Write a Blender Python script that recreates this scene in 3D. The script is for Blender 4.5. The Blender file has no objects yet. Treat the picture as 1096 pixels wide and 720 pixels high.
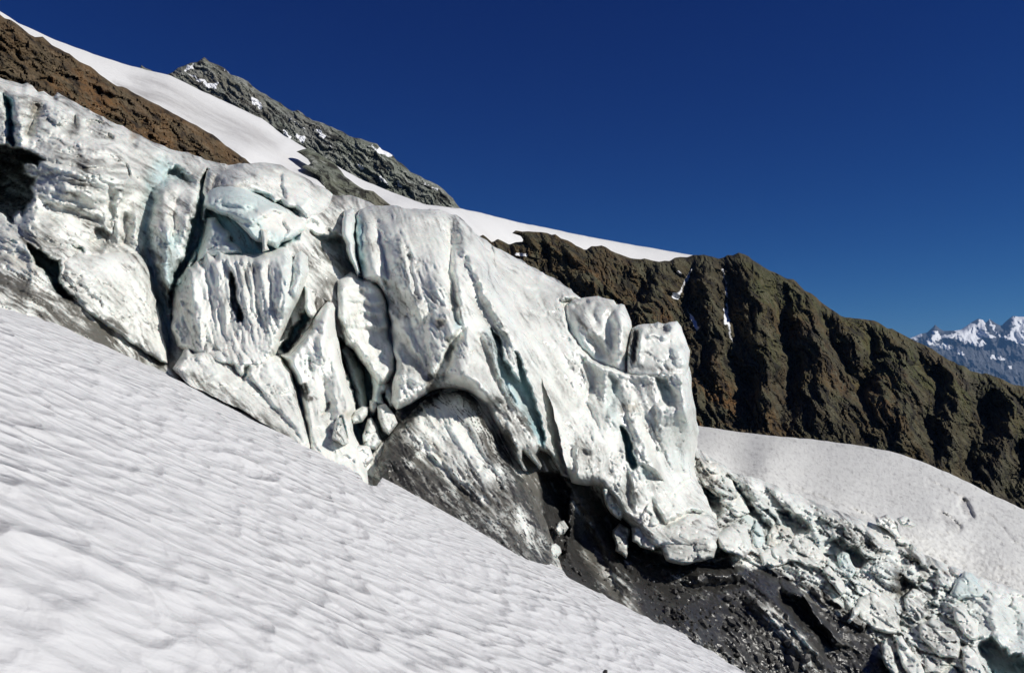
import bpy, math
import numpy as np

# ------------------------------------------------------------------ frame and camera
F = 940.0                      # focal length in photo pixels
CX, CY = 548.0, 360.0
PITCH = math.radians(2.4)
CP, SP = math.cos(PITCH), math.sin(PITCH)
SC = bpy.context.scene
COL = SC.collection

def W(x, y, d):
    """photo direction (x, y) at forward distance d (metres) -> world point"""
    u = (x - CX) / F * d
    v = (CY - y) / F * d
    return np.stack([u, d * CP - v * SP, d * SP + v * CP], -1)

# ------------------------------------------------------------------ noise
_rng = np.random.default_rng(7)
_PERM = _rng.permutation(512).astype(np.int64)
_G = _rng.normal(size=(512, 3)); _G /= np.linalg.norm(_G, axis=1)[:, None]

def _h(i, j, k):
    return _PERM[(_PERM[(_PERM[i & 511] + j) & 511] + k) & 511]

def pn(P):
    P = np.asarray(P, float)
    I = np.floor(P).astype(np.int64); f = P - I
    w = f * f * f * (f * (f * 6 - 15) + 10)
    out = 0
    for a in (0, 1):
        wx = w[:, 0] if a else 1 - w[:, 0]
        for b in (0, 1):
            wy = w[:, 1] if b else 1 - w[:, 1]
            for c in (0, 1):
                wz = w[:, 2] if c else 1 - w[:, 2]
                g = _G[_h(I[:, 0] + a, I[:, 1] + b, I[:, 2] + c)]
                out = out + wx * wy * wz * (g[:, 0] * (f[:, 0] - a) + g[:, 1] * (f[:, 1] - b) + g[:, 2] * (f[:, 2] - c))
    return out * 1.5

def fbm(P, o=4, lac=2.03, gain=0.5):
    s = 0; a = 1.0; t = 0
    P = np.asarray(P, float)
    for i in range(o):
        s = s + a * pn(P + 17.3 * i); t += a
        P = P * lac; a *= gain
    return s / t * 1.6

def ridged(P, o=4, lac=2.1, gain=0.5):
    s = 0; a = 1.0; t = 0
    P = np.asarray(P, float)
    for i in range(o):
        s = s + a * (1 - np.abs(pn(P + 31.7 * i)) * 2.2); t += a
        P = P * lac; a *= gain
    return s / t

def worley(P, seed=0, jit=0.9):
    """nearest cell: (F1, F2, id hash 0..511, vector from cell centre)"""
    P = np.asarray(P, float)
    I = np.floor(P).astype(np.int64)
    n = len(P)
    f1 = np.full(n, 9e9); f2 = np.full(n, 9e9); idh = np.zeros(n, np.int64); vec = np.zeros((n, 3))
    for a in (-1, 0, 1):
        for b in (-1, 0, 1):
            for c in (-1, 0, 1):
                h = _h(I[:, 0] + a + seed * 13, I[:, 1] + b, I[:, 2] + c)
                ctr = np.stack([I[:, 0] + a, I[:, 1] + b, I[:, 2] + c], -1) + 0.5 + jit * 0.5 * np.clip(_G[h] * 1.4, -1, 1)
                v = P - ctr
                d = np.einsum('ij,ij->i', v, v)
                cl = d < f1
                f2 = np.where(cl, f1, np.minimum(f2, d))
                f1 = np.where(cl, d, f1); idh = np.where(cl, h, idh); vec[cl] = v[cl]
    return np.sqrt(f1), np.sqrt(f2), idh, vec

def facets(Q, seed=0, jit=0.95):
    """broken planar faces: every cell is a tilted plate with its own height (unit cells, about -0.6..0.6)"""
    f1, f2, hid, vec = worley(Q, seed, jit)
    return np.einsum('ij,ij->i', vec, _G[(hid * 7 + 3 + seed) % 512]) * 0.9 + (hid / 512.0 - .5) * 0.7

def sm(a, b, x):
    t = np.clip((x - a) / (b - a), 0, 1)
    return t * t * (3 - 2 * t)

# ------------------------------------------------------------------ 2-d helpers in photo pixels
def seg_near(X, Y, pts, closed=False):
    """nearest distance to a polyline, parameter 0..1 along it, signed side (+ = right hand when walking), seg index+fraction"""
    pts = np.asarray(pts, float)[:, :2]
    m = len(pts)
    ns = m if closed else m - 1
    ln = [np.hypot(*(pts[(i + 1) % m] - pts[i])) for i in range(ns)]
    tot = max(sum(ln), 1e-6)
    best = np.full(X.shape, 9e9); tt = np.zeros(X.shape); sd = np.zeros(X.shape); si = np.zeros(X.shape)
    acc = 0
    for i in range(ns):
        ax, ay = pts[i]; bx, by = pts[(i + 1) % m]
        dx, dy = bx - ax, by - ay
        L2 = dx * dx + dy * dy + 1e-12
        t = np.clip(((X - ax) * dx + (Y - ay) * dy) / L2, 0, 1)
        ex = X - ax - t * dx; ey = Y - ay - t * dy
        d = ex * ex + ey * ey
        c = d < best
        best = np.where(c, d, best)
        tt = np.where(c, (acc + t * ln[i]) / tot, tt)
        si = np.where(c, i + t, si)
        sd = np.where(c, np.sign(dx * (Y - ay) - dy * (X - ax)), sd)
        acc += ln[i]
    return np.sqrt(best), tt, sd, si

def inside(X, Y, pts):
    pts = np.asarray(pts, float)[:, :2]
    r = np.zeros(X.shape, bool)
    j = len(pts) - 1
    for i in range(len(pts)):
        xi, yi = pts[i]; xj, yj = pts[j]
        if yi != yj:
            c = ((yi > Y) != (yj > Y)) & (X < (xj - xi) * (Y - yi) / (yj - yi) + xi)
            r ^= c
        j = i
    return r

def sdf(X, Y, pts):
    d, _, _, _ = seg_near(X, Y, pts, True)
    return np.where(inside(X, Y, pts), d, -d)

def N2(X, Y, s, seed=0.0, o=3):
    return fbm(np.stack([X.ravel() / s, Y.ravel() / s, np.full(X.size, seed)], -1), o).reshape(X.shape)

def feat(X, Y, feats):
    """sum of traced relief features (metres towards the viewer)"""
    out = np.zeros(X.shape)
    for f in feats:
        k, pts = f[0], np.asarray(f[1], float)
        if k == 'R':          # rounded ridge (h>0) or groove (h<0)
            w, h = f[2], f[3]; m = 3 * abs(w)
        elif k == 'S':        # step: right-hand side of the walk comes forward by h, dying out over L
            w, h, L = f[2], f[3], f[4]; m = 4 * L + 4 * w
        elif k == 'P':        # polygon plate: h, edge softness w, tilt gx gy
            h, w = f[2], f[3]; gx = f[4] if len(f) > 4 else 0; gy = f[5] if len(f) > 5 else 0; m = 2 * w + 1
        elif k == 'D':        # dome in a polygon: h, radius of the rounding
            h, w = f[2], f[3]; m = 1
        x0, y0 = pts[:, 0].min() - m, pts[:, 1].min() - m
        x1, y1 = pts[:, 0].max() + m, pts[:, 1].max() + m
        q = np.nonzero((X > x0) & (X < x1) & (Y > y0) & (Y < y1))
        if not len(q[0]): continue
        x, y = X[q], Y[q]
        if k == 'R':
            d, t, s, _ = seg_near(x, y, pts)
            tp = np.clip(np.minimum(t, 1 - t) * 5 + 0.12, 0, 1)
            v = h * np.exp(-(d / w) ** 2) * tp
        elif k == 'S':
            d, t, s, _ = seg_near(x, y, pts)
            sdv = d * s
            tp = sm(0, 0.14, t) * sm(0, 0.14, 1 - t)
            v = h * tp * sm(-w, w, sdv) * np.exp(-np.maximum(sdv, 0) / L)
        elif k == 'P':
            sv = sdf(x, y, pts)
            c = pts.mean(0)
            v = sm(-w, w, sv) * (h + gx * (x - c[0]) + gy * (y - c[1]))
        else:
            e = np.clip(sdf(x, y, pts) / w, 0, 1)
            v = h * np.sqrt(1 - (1 - e) ** 2)
        out[q] += v
    return out

def paint(X, Y, items, base=0.0):
    out = np.full(X.shape, float(base))
    for pts, val, w in items:
        pts = np.asarray(pts, float)
        if len(pts) > 2 and not (len(pts[0]) == 3):
            s = sm(-w, w, sdf(X, Y, pts))
        else:
            d, _, _, _ = seg_near(X, Y, pts)
            s = np.exp(-(d / w) ** 2)
        out = out * (1 - s) + val * s
    return out

def rough(pts, amp, seed, closed=True, step=5.0):
    """subdivide a traced outline and give it natural small irregularity; carries extra columns along"""
    pts = np.asarray(pts, float)
    out = []
    m = len(pts)
    for i in range(m if closed else m - 1):
        a, b = pts[i], pts[(i + 1) % m]
        n = max(1, int(np.hypot(*(b - a)[:2]) / step))
        for k in range(n):
            out.append(a + (b - a) * k / n)
    out = np.array(out)
    if not closed: out = np.vstack([out, pts[-1:]])
    z = np.full(len(out), seed * 7.7)
    for s, a in ((16.0, 1.0), (6.0, 0.6)):
        out[:, 0] += amp * a * pn(np.stack([out[:, 0] / s, out[:, 1] / s, z], -1)) * 1.6
        out[:, 1] += amp * a * pn(np.stack([out[:, 0] / s + 40, out[:, 1] / s, z], -1)) * 1.6
    return out

class TPS:
    def __init__(self, pts, smooth=0.0):
        p = np.asarray(pts, float)
        self.c = p[:, :2] / 100.0
        n = len(p)
        r = np.linalg.norm(self.c[:, None] - self.c[None], axis=2)
        K = self.k(r) + smooth * np.eye(n)
        A = np.zeros((n + 3, n + 3)); A[:n, :n] = K; A[:n, n] = 1; A[:n, n + 1:] = self.c
        A[n, :n] = 1; A[n + 1:, :n] = self.c.T
        b = np.zeros(n + 3); b[:n] = p[:, 2]
        self.w = np.linalg.solve(A, b); self.n = n
    @staticmethod
    def k(r):
        return np.where(r > 0, r * r * np.log(np.maximum(r, 1e-9)), 0)
    def __call__(self, X, Y):
        x, y = X / 100.0, Y / 100.0
        o = self.w[self.n] + self.w[self.n + 1] * x + self.w[self.n + 2] * y
        for i in range(self.n):
            r2 = (x - self.c[i, 0]) ** 2 + (y - self.c[i, 1]) ** 2
            o = o + self.w[i] * 0.5 * r2 * np.log(np.maximum(r2, 1e-12))
        return o

# ------------------------------------------------------------------ mesh building
def link_mesh(name, V, quads, mat, attrs=None, smooth=True):
    me = bpy.data.meshes.new(name)
    V = np.ascontiguousarray(V, np.float32)
    quads = np.ascontiguousarray(quads, np.int32)
    me.vertices.add(len(V)); me.vertices.foreach_set('co', V.ravel())
    k = quads.shape[1]
    me.loops.add(quads.size); me.loops.foreach_set('vertex_index', quads.ravel())
    me.polygons.add(len(quads))
    me.polygons.foreach_set('loop_start', np.arange(len(quads), dtype=np.int32) * k)
    try: me.polygons.foreach_set('loop_total', np.full(len(quads), k, np.int32))
    except Exception: pass
    me.polygons.foreach_set('use_smooth', np.full(len(quads), smooth))
    me.update(calc_edges=True)
    me.validate()
    for an, av in (attrs or {}).items():
        a = me.attributes.new(an, 'FLOAT', 'POINT')
        if len(a.data) == len(av): a.data.foreach_set('value', np.ascontiguousarray(av, np.float32))
    o = bpy.data.objects.new(name, me); COL.objects.link(o)
    if mat: me.materials.append(mat)
    return o

def relief(name, outline, step, fn, mat, R=10.0, rnd=1.0, thick=4.0, seed=1, amp=0.8, shape=0.5, smooth=True, disp=None):
    """A closed solid: its outline is traced, its front is fn(X, Y) -> (depth, attrs), its back lies `thick` metres behind.
    Outline points may carry a third value 0..1: how far the rim rolls away there (1 = full rounding)."""
    ol = rough([(*p, 1.0) if len(p) == 2 else p for p in outline], amp, seed)
    if ol.shape[1] == 2: ol = np.hstack([ol, np.ones((len(ol), 1))])
    x0, y0 = ol[:, :2].min(0) - step; x1, y1 = ol[:, :2].max(0) + step
    nx, ny = int((x1 - x0) / step) + 2, int((y1 - y0) / step) + 2
    X, Y = np.meshgrid(x0 + np.arange(nx) * step, y0 + np.arange(ny) * step)
    ins = inside(X, Y, ol)
    cell = ins[:-1, :-1] | ins[1:, :-1] | ins[:-1, 1:] | ins[1:, 1:]
    used = np.zeros(X.shape, bool)
    used[:-1, :-1] |= cell; used[1:, :-1] |= cell; used[:-1, 1:] |= cell; used[1:, 1:] |= cell
    rim = used & ~ins
    # nearest outline point / distance
    q = np.nonzero(used)
    d, t, s, si = seg_near(X[q], Y[q], ol, True)
    m = len(ol)
    i0 = np.floor(si).astype(int) % m; fr = si - np.floor(si)
    npx = ol[i0, :2] * (1 - fr)[:, None] + ol[(i0 + 1) % m, :2] * fr[:, None]
    rr = ol[i0, 2] * (1 - fr) + ol[(i0 + 1) % m, 2] * fr
    xs, ys = X[q].copy(), Y[q].copy()
    rq = rim[q]
    xs[rq] = npx[rq, 0]; ys[rq] = npx[rq, 1]
    dist = np.where(rq, 0, d)
    e = np.clip(dist / R, 0, 1)
    p = (1 - (1 - e) ** 2) ** shape
    dep, attrs = fn(xs, ys)
    front = dep + rnd * rr * (1 - p)
    back = dep + rnd * rr + thick * p
    idx = -np.ones(X.shape, np.int64); idx[q] = np.arange(len(xs))
    cy, cx = np.nonzero(cell)
    fq = np.stack([idx[cy, cx], idx[cy + 1, cx], idx[cy + 1, cx + 1], idx[cy, cx + 1]], -1)
    n = len(xs)
    bidx = np.arange(n); nb = np.nonzero(~rq)[0]
    bidx[nb] = n + np.arange(len(nb))
    bq = bidx[fq][:, ::-1]
    Vf = W(xs, ys, front)
    if disp is not None: Vf = disp(Vf, xs, ys)
    Vb = W(xs[nb], ys[nb], back[nb])
    if disp is not None: Vb = disp(Vb, xs[nb], ys[nb]) - 0.35 * p[nb][:, None] * np.array([0.4, 0, .9])
    V = np.vstack([Vf, Vb])
    A = {k: np.concatenate([v, v[nb]]) for k, v in attrs.items()}
    return link_mesh(name, V, np.vstack([fq, bq]), mat, A, smooth)

def tag(o, label=None, cat=None, group=None, kind=None):
    if label: o['label'] = label
    if cat: o['category'] = cat
    if group: o['group'] = group
    if kind: o['kind'] = kind
    return o
# ------------------------------------------------------------------ materials
class NT:
    def __init__(self, name):
        self.m = bpy.data.materials.new(name); self.m.use_nodes = True
        self.t = self.m.node_tree; self.t.nodes.clear()
        self.out = self.n('ShaderNodeOutputMaterial'); self.b = self.n('ShaderNodeBsdfPrincipled')
        self.l(self.b.outputs[0], self.out.inputs[0])
        self.pos = self.n('ShaderNodeNewGeometry').outputs['Position']
    def n(self, t, **k):
        x = self.t.nodes.new(t)
        for a, v in k.items(): setattr(x, a, v)
        return x
    def l(self, a, b): self.t.links.new(a, b)
    def inp(self, s, v):
        if hasattr(v, 'is_output'): self.l(v, s)
        else: s.default_value = v
    def attr(self, name): return self.n('ShaderNodeAttribute', attribute_name=name).outputs['Fac']
    def noise(self, scale, detail=5, rough=0.55, vec=None, stretch=None):
        x = self.n('ShaderNodeTexNoise'); x.inputs['Scale'].default_value = scale
        x.inputs['Detail'].default_value = detail; x.inputs['Roughness'].default_value = rough
        v = vec or self.pos
        if stretch:
            mp = self.n('ShaderNodeMapping'); mp.inputs['Scale'].default_value = stretch[0]; mp.inputs['Rotation'].default_value = stretch[1]
            self.l(v, mp.inputs[0]); v = mp.outputs[0]
        self.l(v, x.inputs['Vector']); return x.outputs['Fac']
    def voro(self, scale, feature='F1', rand=1.0):
        x = self.n('ShaderNodeTexVoronoi', feature=feature); x.inputs['Scale'].default_value = scale
        self.l(self.pos, x.inputs['Vector']); return x.outputs['Distance']
    def ramp(self, f, a, b, lo=0.0, hi=1.0):
        x = self.n('ShaderNodeMapRange', interpolation_type='SMOOTHSTEP'); self.l(f, x.inputs[0])
        x.inputs[1].default_value = a; x.inputs[2].default_value = b; x.inputs[3].default_value = lo; x.inputs[4].default_value = hi
        return x.outputs[0]
    def math(self, op, a, b=0.0, c=0.0):
        x = self.n('ShaderNodeMath', operation=op)
        self.inp(x.inputs[0], a); self.inp(x.inputs[1], b); self.inp(x.inputs[2], c); return x.outputs[0]
    def mix(self, f, a, b):
        x = self.n('ShaderNodeMix', data_type='RGBA')
        self.inp(x.inputs[0], f); self.inp(x.inputs[6], a if hasattr(a, 'is_output') else (*a, 1)); self.inp(x.inputs[7], b if hasattr(b, 'is_output') else (*b, 1))
        return x.outputs[2]
    def bump(self, h, dist, strength=1.0, normal=None):
        x = self.n('ShaderNodeBump'); x.inputs['Strength'].default_value = strength; x.inputs['Distance'].default_value = dist
        self.l(h, x.inputs['Height'])
        if normal is not None: self.l(normal, x.inputs['Normal'])
        return x.outputs[0]
    def base(self, c, rough=0.6, spec=0.3, normal=None):
        self.inp(self.b.inputs['Base Color'], c if hasattr(c, 'is_output') else (*c, 1))
        self.inp(self.b.inputs['Roughness'], rough); self.b.inputs['Specular IOR Level'].default_value = spec
        if normal is not None: self.l(normal, self.b.inputs['Normal'])
        return self.m

def mat_ice():
    t = NT('glacier_ice')
    dirt, blue, dark, wet = t.attr('dirt'), t.attr('blue'), t.attr('dark'), t.attr('tan')
    n1 = t.noise(1.1, 6, 0.62); n2 = t.noise(5.5, 5, 0.65); n3 = t.noise(0.35, 3)
    clean = t.mix(t.ramp(n3, .35, .65), (0.785, 0.785, 0.735), (0.86, 0.862, 0.815))
    c = t.mix(blue, clean, t.mix(n1, (0.11, 0.37, 0.43), (0.30, 0.60, 0.65)))
    c = t.mix(wet, c, (0.42, 0.36, 0.26))
    # grit in the melting surface: follows the dirt bands, broken up by grain
    g = t.math('ADD', t.math('MULTIPLY', n1, 0.2), t.math('MULTIPLY', n2, 0.4))
    g = t.math('ADD', t.math('SUBTRACT', g, 0.3), dirt)
    f = t.math('MULTIPLY', t.ramp(g, 0.08, 0.82), t.ramp(dirt, 0.0, 0.25))
    c = t.mix(f, c, (0.115, 0.110, 0.095))
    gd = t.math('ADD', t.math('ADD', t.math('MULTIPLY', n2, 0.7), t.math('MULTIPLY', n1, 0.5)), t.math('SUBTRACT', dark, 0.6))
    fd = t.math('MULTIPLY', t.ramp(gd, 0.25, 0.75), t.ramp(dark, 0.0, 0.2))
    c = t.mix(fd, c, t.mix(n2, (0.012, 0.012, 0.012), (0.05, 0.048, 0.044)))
    n4 = t.noise(16, 4, 0.65)
    h = t.math('ADD', t.math('MULTIPLY', n2, 0.6), t.math('MULTIPLY', n4, 0.35))
    m = t.base(c, t.ramp(n1, .3, .7, .24, .48), 0.5, t.bump(h, 0.05, 0.5))
    t.b.subsurface_method = 'RANDOM_WALK'
    t.inp(t.b.inputs['Subsurface Weight'], t.math('MULTIPLY', t.math('SUBTRACT', 1.0, t.math('MAXIMUM', dark, t.math('MULTIPLY', dirt, 0.8))), 0.42))
    t.b.inputs['Subsurface Radius'].default_value = (0.35, 0.8, 1.0); t.b.inputs['Subsurface Scale'].default_value = 0.22
    return m

def mat_snow(name, col=(0.86, 0.86, 0.875), scale=1.0, bd=0.05, gray=None):
    t = NT(name)
    n1 = t.noise(9 * scale, 5, 0.6); n2 = t.noise(0.6 * scale, 4)
    c = t.mix(t.ramp(n2, .35, .7), col, tuple(k * 0.94 for k in col))
    g = t.attr('dirt')
    gg = t.math('MULTIPLY', g, t.ramp(t.noise(2.5 * scale, 6, 0.7), .3, .65, 0.25, 1.0))
    c = t.mix(gg, c, (0.22, 0.205, 0.19))
    return t.base(c, 0.42, 0.5, t.bump(n1, bd, 0.5))

def mat_rock(name, cols, scale, bd, dark=(0.018, 0.016, 0.014), snow=(0.86, 0.87, 0.9), rough=0.85):
    """cols: dull main, warm, green"""
    t = NT(name)
    n1 = t.noise(scale * 0.12, 6, 0.65); n2 = t.noise(scale, 8, 0.72); n3 = t.noise(scale * 0.3, 6, 0.68); n4 = t.noise(scale * 3.5, 6, 0.75)
    warm, green, vein = t.attr('warm'), t.attr('green'), t.attr('vein')
    c = t.mix(t.ramp(n3, .38, .62), cols[0], tuple(k * 0.55 for k in cols[0]))
    c = t.mix(t.math('MULTIPLY', green, t.ramp(n1, .40, .56)), c, cols[2])
    c = t.mix(t.math('MULTIPLY', warm, t.ramp(t.math('ADD', t.math('MULTIPLY', n3, .6), t.math('MULTIPLY', n2, .4)), .43, .56)), c, cols[1])
    vv = t.math('ADD', n2, t.math('MULTIPLY', vein, 0.24))
    c = t.mix(t.ramp(vv, .50, .66, 0, .85), c, dark)
    c = t.mix(t.ramp(t.math('SUBTRACT', n4, t.math('MULTIPLY', vein, 0.16)), .52, .68, 0, .8), c, tuple(k * 1.9 for k in cols[0]))
    sn = t.attr('snow')
    sf = t.ramp(t.math('ADD', sn, t.math('MULTIPLY', t.math('SUBTRACT', n2, 0.5), 0.7)), 0.38, 0.52)
    c = t.mix(t.math('MULTIPLY', sf, t.ramp(sn, 0.0, 0.2)), c, snow)
    v1 = t.voro(scale * 5.0)
    h = t.math('ADD', t.math('MULTIPLY', n4, 0.8), t.math('MULTIPLY', v1, 0.5))
    return t.base(c, rough, 0.15, t.bump(h, bd, 0.9))

def mat_plain_noise(name, a, b, scale, rough=0.8, bd=0.02):
    t = NT(name)
    n = t.noise(scale, 6, 0.65)
    return t.base(t.mix(t.ramp(n, .3, .7), a, b), rough, 0.25, t.bump(n, bd, 0.7))

def mat_slope():
    t = NT('old_snow')
    cv = t.n('ShaderNodeCombineXYZ')
    t.l(t.attr('sa'), cv.inputs[0]); t.l(t.attr('sb'), cv.inputs[1])
    wn = t.n('ShaderNodeTexNoise'); wn.inputs['Scale'].default_value = 0.9; wn.inputs['Detail'].default_value = 3
    t.l(cv.outputs[0], wn.inputs['Vector'])
    sub = t.n('ShaderNodeVectorMath', operation='SUBTRACT'); t.l(wn.outputs['Color'], sub.inputs[0]); sub.inputs[1].default_value = (.5, .5, .5)
    mul = t.n('ShaderNodeVectorMath', operation='MULTIPLY'); t.l(sub.outputs[0], mul.inputs[0]); mul.inputs[1].default_value = (0.55, 0.5, 0)
    add = t.n('ShaderNodeVectorMath', operation='ADD'); t.l(cv.outputs[0], add.inputs[0]); t.l(mul.outputs[0], add.inputs[1])
    w2 = t.n('ShaderNodeTexNoise'); w2.inputs['Scale'].default_value = 0.22; w2.inputs['Detail'].default_value = 2
    t.l(cv.outputs[0], w2.inputs['Vector'])
    s2 = t.n('ShaderNodeVectorMath', operation='SUBTRACT'); t.l(w2.outputs['Color'], s2.inputs[0]); s2.inputs[1].default_value = (.5, .5, .5)
    m2 = t.n('ShaderNodeVectorMath', operation='MULTIPLY'); t.l(s2.outputs[0], m2.inputs[0]); m2.inputs[1].default_value = (1.1, 1.1, 0)
    a2 = t.n('ShaderNodeVectorMath', operation='ADD'); t.l(add.outputs[0], a2.inputs[0]); t.l(m2.outputs[0], a2.inputs[1]); add = a2
    hs = []
    for sx, sy, off in ((1.8, 1.9, 0.0), (3.7, 4.0, 3.7)):
        mp = t.n('ShaderNodeMapping'); mp.inputs['Scale'].default_value = (sx, sy, 1); mp.inputs['Location'].default_value = (off, off, 0)
        t.l(add.outputs[0], mp.inputs[0])
        v = t.n('ShaderNodeTexVoronoi', feature='SMOOTH_F1', voronoi_dimensions='2D'); v.inputs['Scale'].default_value = 1.0; v.inputs['Smoothness'].default_value = 0.38
        t.l(mp.outputs[0], v.inputs['Vector'])
        hs.append(t.math('POWER', v.outputs['Distance'], 1.7))
    n1 = t.noise(1.6, 4, 0.55, add.outputs[0]); n2 = t.noise(30, 4, 0.6); n3 = t.noise(0.25, 3)
    h = t.math('ADD', t.math('MULTIPLY', hs[0], t.ramp(n3, .35, .65, .12, .26)), t.math('MULTIPLY', hs[1], 0.045))
    h = t.math('ADD', t.math('ADD', h, t.math('MULTIPLY', n1, 0.09)), t.math('MULTIPLY', n2, 0.004))
    g = t.math('MULTIPLY', t.attr('dirt'), t.ramp(t.noise(2.5, 6, 0.7), .3, .65, 0.25, 1.0))
    # slightly darker colour on the sharp rims between the cups
    c = t.mix(t.math('MULTIPLY', t.ramp(hs[0], .30, .62), 0.08), (0.645, 0.648, 0.66), (0.43, 0.43, 0.44))
    c = t.mix(g, c, (0.22, 0.205, 0.19))
    return t.base(c, 0.45, 0.5, t.bump(h, 1.0, 1.0))

M_ICE = mat_ice()
M_SLOPE = mat_slope()
M_FIELD = mat_snow('high_snow', (0.82, 0.82, 0.81), 0.05, 0.8)
M_TONGUE = mat_snow('grainy_snow', (0.79, 0.79, 0.755), 0.8, 0.3)
M_RIDGE = mat_rock('ridge_rock', ((0.066, 0.060, 0.040), (0.16, 0.080, 0.028), (0.066, 0.071, 0.029)), 0.22, 0.9)
M_BAND = mat_rock('band_rock', ((0.105, 0.078, 0.05), (0.165, 0.088, 0.036), (0.085, 0.080, 0.042)), 0.9, 0.25)
M_PEAK = mat_rock('peak_rock', ((0.185, 0.19, 0.175), (0.20, 0.17, 0.12), (0.14, 0.16, 0.12)), 0.09, 2.0)
M_FAR = mat_rock('far_rock', ((0.10, 0.105, 0.12), (0.12, 0.11, 0.11), (0.08, 0.09, 0.10)), 0.004, 20.0)
def mat_rubble():
    t = NT('rubble')
    n = t.noise(9, 5, 0.65)
    c = t.mix(t.ramp(n, .35, .65), (0.022, 0.021, 0.02), (0.07, 0.066, 0.06))
    c = t.mix(t.attr('tone'), c, (0.45, 0.44, 0.42))
    return t.base(c, 0.7, 0.3, t.bump(n, 0.02, 0.6))
M_RUBBLE = mat_rubble()
M_STONE = mat_plain_noise('dark_stone', (0.03, 0.028, 0.027), (0.09, 0.085, 0.08), 6.0)
M_GROUND = mat_plain_noise('valley_ground', (0.05, 0.06, 0.035), (0.10, 0.09, 0.07), 0.004)
# ------------------------------------------------------------------ camera, sun, sky
cam = bpy.data.cameras.new('camera'); camo = bpy.data.objects.new('camera', cam); COL.objects.link(camo)
cam.sensor_width = 36.0; cam.lens = 36.0 * F / 1096.0; cam.clip_start = 0.2; cam.clip_end = 60000
camo.rotation_euler = (math.radians(90) + PITCH, 0, 0)
SC.camera = camo

SUN_AZ = math.radians(102)      # to the right of the line of sight
SUN_EL = math.radians(36)
sd = np.array([math.sin(SUN_AZ) * math.cos(SUN_EL), math.cos(SUN_AZ) * math.cos(SUN_EL), math.sin(SUN_EL)])
sl = bpy.data.lights.new('sun', 'SUN'); so = bpy.data.objects.new('sun', sl); COL.objects.link(so)
sl.energy = 4.6; sl.angle = math.radians(0.53); sl.color = (1.0, 0.965, 0.89)
from mathutils import Vector
so.rotation_euler = Vector(sd).to_track_quat('Z', 'Y').to_euler()
so.location = (60, -20, 60)

HAZE = 2.2e-5
SKY_GRADE = ((2.7, 7.0), (1.7, 1.8), (0.98, 0.92))
w = bpy.data.worlds.new('World'); SC.world = w; w.use_nodes = True
nt = w.node_tree; nt.nodes.clear()
sky = nt.nodes.new('ShaderNodeTexSky'); sky.sky_type = 'NISHITA'; sky.sun_disc = False
sky.sun_elevation = SUN_EL; sky.sun_rotation = SUN_AZ
sky.altitude = 3400; sky.air_density = 0.75; sky.dust_density = 0.15; sky.ozone_density = 3.0
bg = nt.nodes.new('ShaderNodeBackground'); bg.inputs[1].default_value = 0.05
ow = nt.nodes.new('ShaderNodeOutputWorld')
# deep, dry high-altitude blue: per-channel contrast on the Nishita colours
sep = nt.nodes.new('ShaderNodeSeparateColor'); com = nt.nodes.new('ShaderNodeCombineColor')
nt.links.new(sky.outputs[0], sep.inputs[0])
for i, (p_, k_) in enumerate(SKY_GRADE):
    a_ = nt.nodes.new('ShaderNodeMath'); a_.operation = 'MULTIPLY'; a_.inputs[1].default_value = 0.05
    b_ = nt.nodes.new('ShaderNodeMath'); b_.operation = 'POWER'; b_.inputs[1].default_value = p_
    c_ = nt.nodes.new('ShaderNodeMath'); c_.operation = 'MULTIPLY'; c_.inputs[1].default_value = k_ * 20
    nt.links.new(sep.outputs[i], a_.inputs[0]); nt.links.new(a_.outputs[0], b_.inputs[0]); nt.links.new(b_.outputs[0], c_.inputs[0]); nt.links.new(c_.outputs[0], com.inputs[i])
nt.links.new(com.outputs[0], bg.inputs[0]); nt.links.new(bg.outputs[0], ow.inputs[0])

SC.view_settings.view_transform = 'Standard'; SC.view_settings.look = 'None'
SC.view_settings.exposure = 0.0; SC.view_settings.gamma = 1.0
SC.render.engine = 'CYCLES'
SC.cycles.use_denoising = True
SC.cycles.max_bounces = 6; SC.cycles.diffuse_bounces = 4; SC.cycles.glossy_bounces = 2; SC.cycles.transmission_bounces = 2; SC.cycles.volume_bounces = 0
SC.cycles.sample_clamp_indirect = 1.2; SC.cycles.caustics_reflective = False; SC.cycles.caustics_refractive = False

# clear mountain air: one closed box round the whole scene
hz = bpy.data.meshes.new('haze')
hx, hy0, hy1, hz0, hz1 = 45000, -16000, 52000, -1700, 1350
hv = [(a, b, c) for a in (-hx, hx) for b in (hy0, hy1) for c in (hz0, hz1)]
hz.from_pydata(hv, [], [(0, 1, 3, 2), (4, 6, 7, 5), (0, 4, 5, 1), (2, 3, 7, 6), (0, 2, 6, 4), (1, 5, 7, 3)])
hm = bpy.data.materials.new('air'); hm.use_nodes = True; ht = hm.node_tree; ht.nodes.clear()
ho = ht.nodes.new('ShaderNodeOutputMaterial'); hp = ht.nodes.new('ShaderNodeVolumePrincipled')
hp.inputs['Color'].default_value = (0.22, 0.50, 1.0, 1); hp.inputs['Density'].default_value = HAZE; hp.inputs['Anisotropy'].default_value = 0.0
ht.links.new(hp.outputs[0], ho.inputs['Volume']); hz.materials.append(hm)
hobj = bpy.data.objects.new('haze', hz); COL.objects.link(hobj); hobj['kind'] = 'stuff'
# ------------------------------------------------------------------ foreground snow slope
PN = np.array([0.509, 0.135, 1.0]) / 1.130
def plane_depth(x, y, h=3.0):
    u = (x - CX) / F; v = (CY - y) / F
    return h * 1.130 / np.maximum(-(0.509 * u + 0.135 + v) * 1.0, 0.012)
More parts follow.
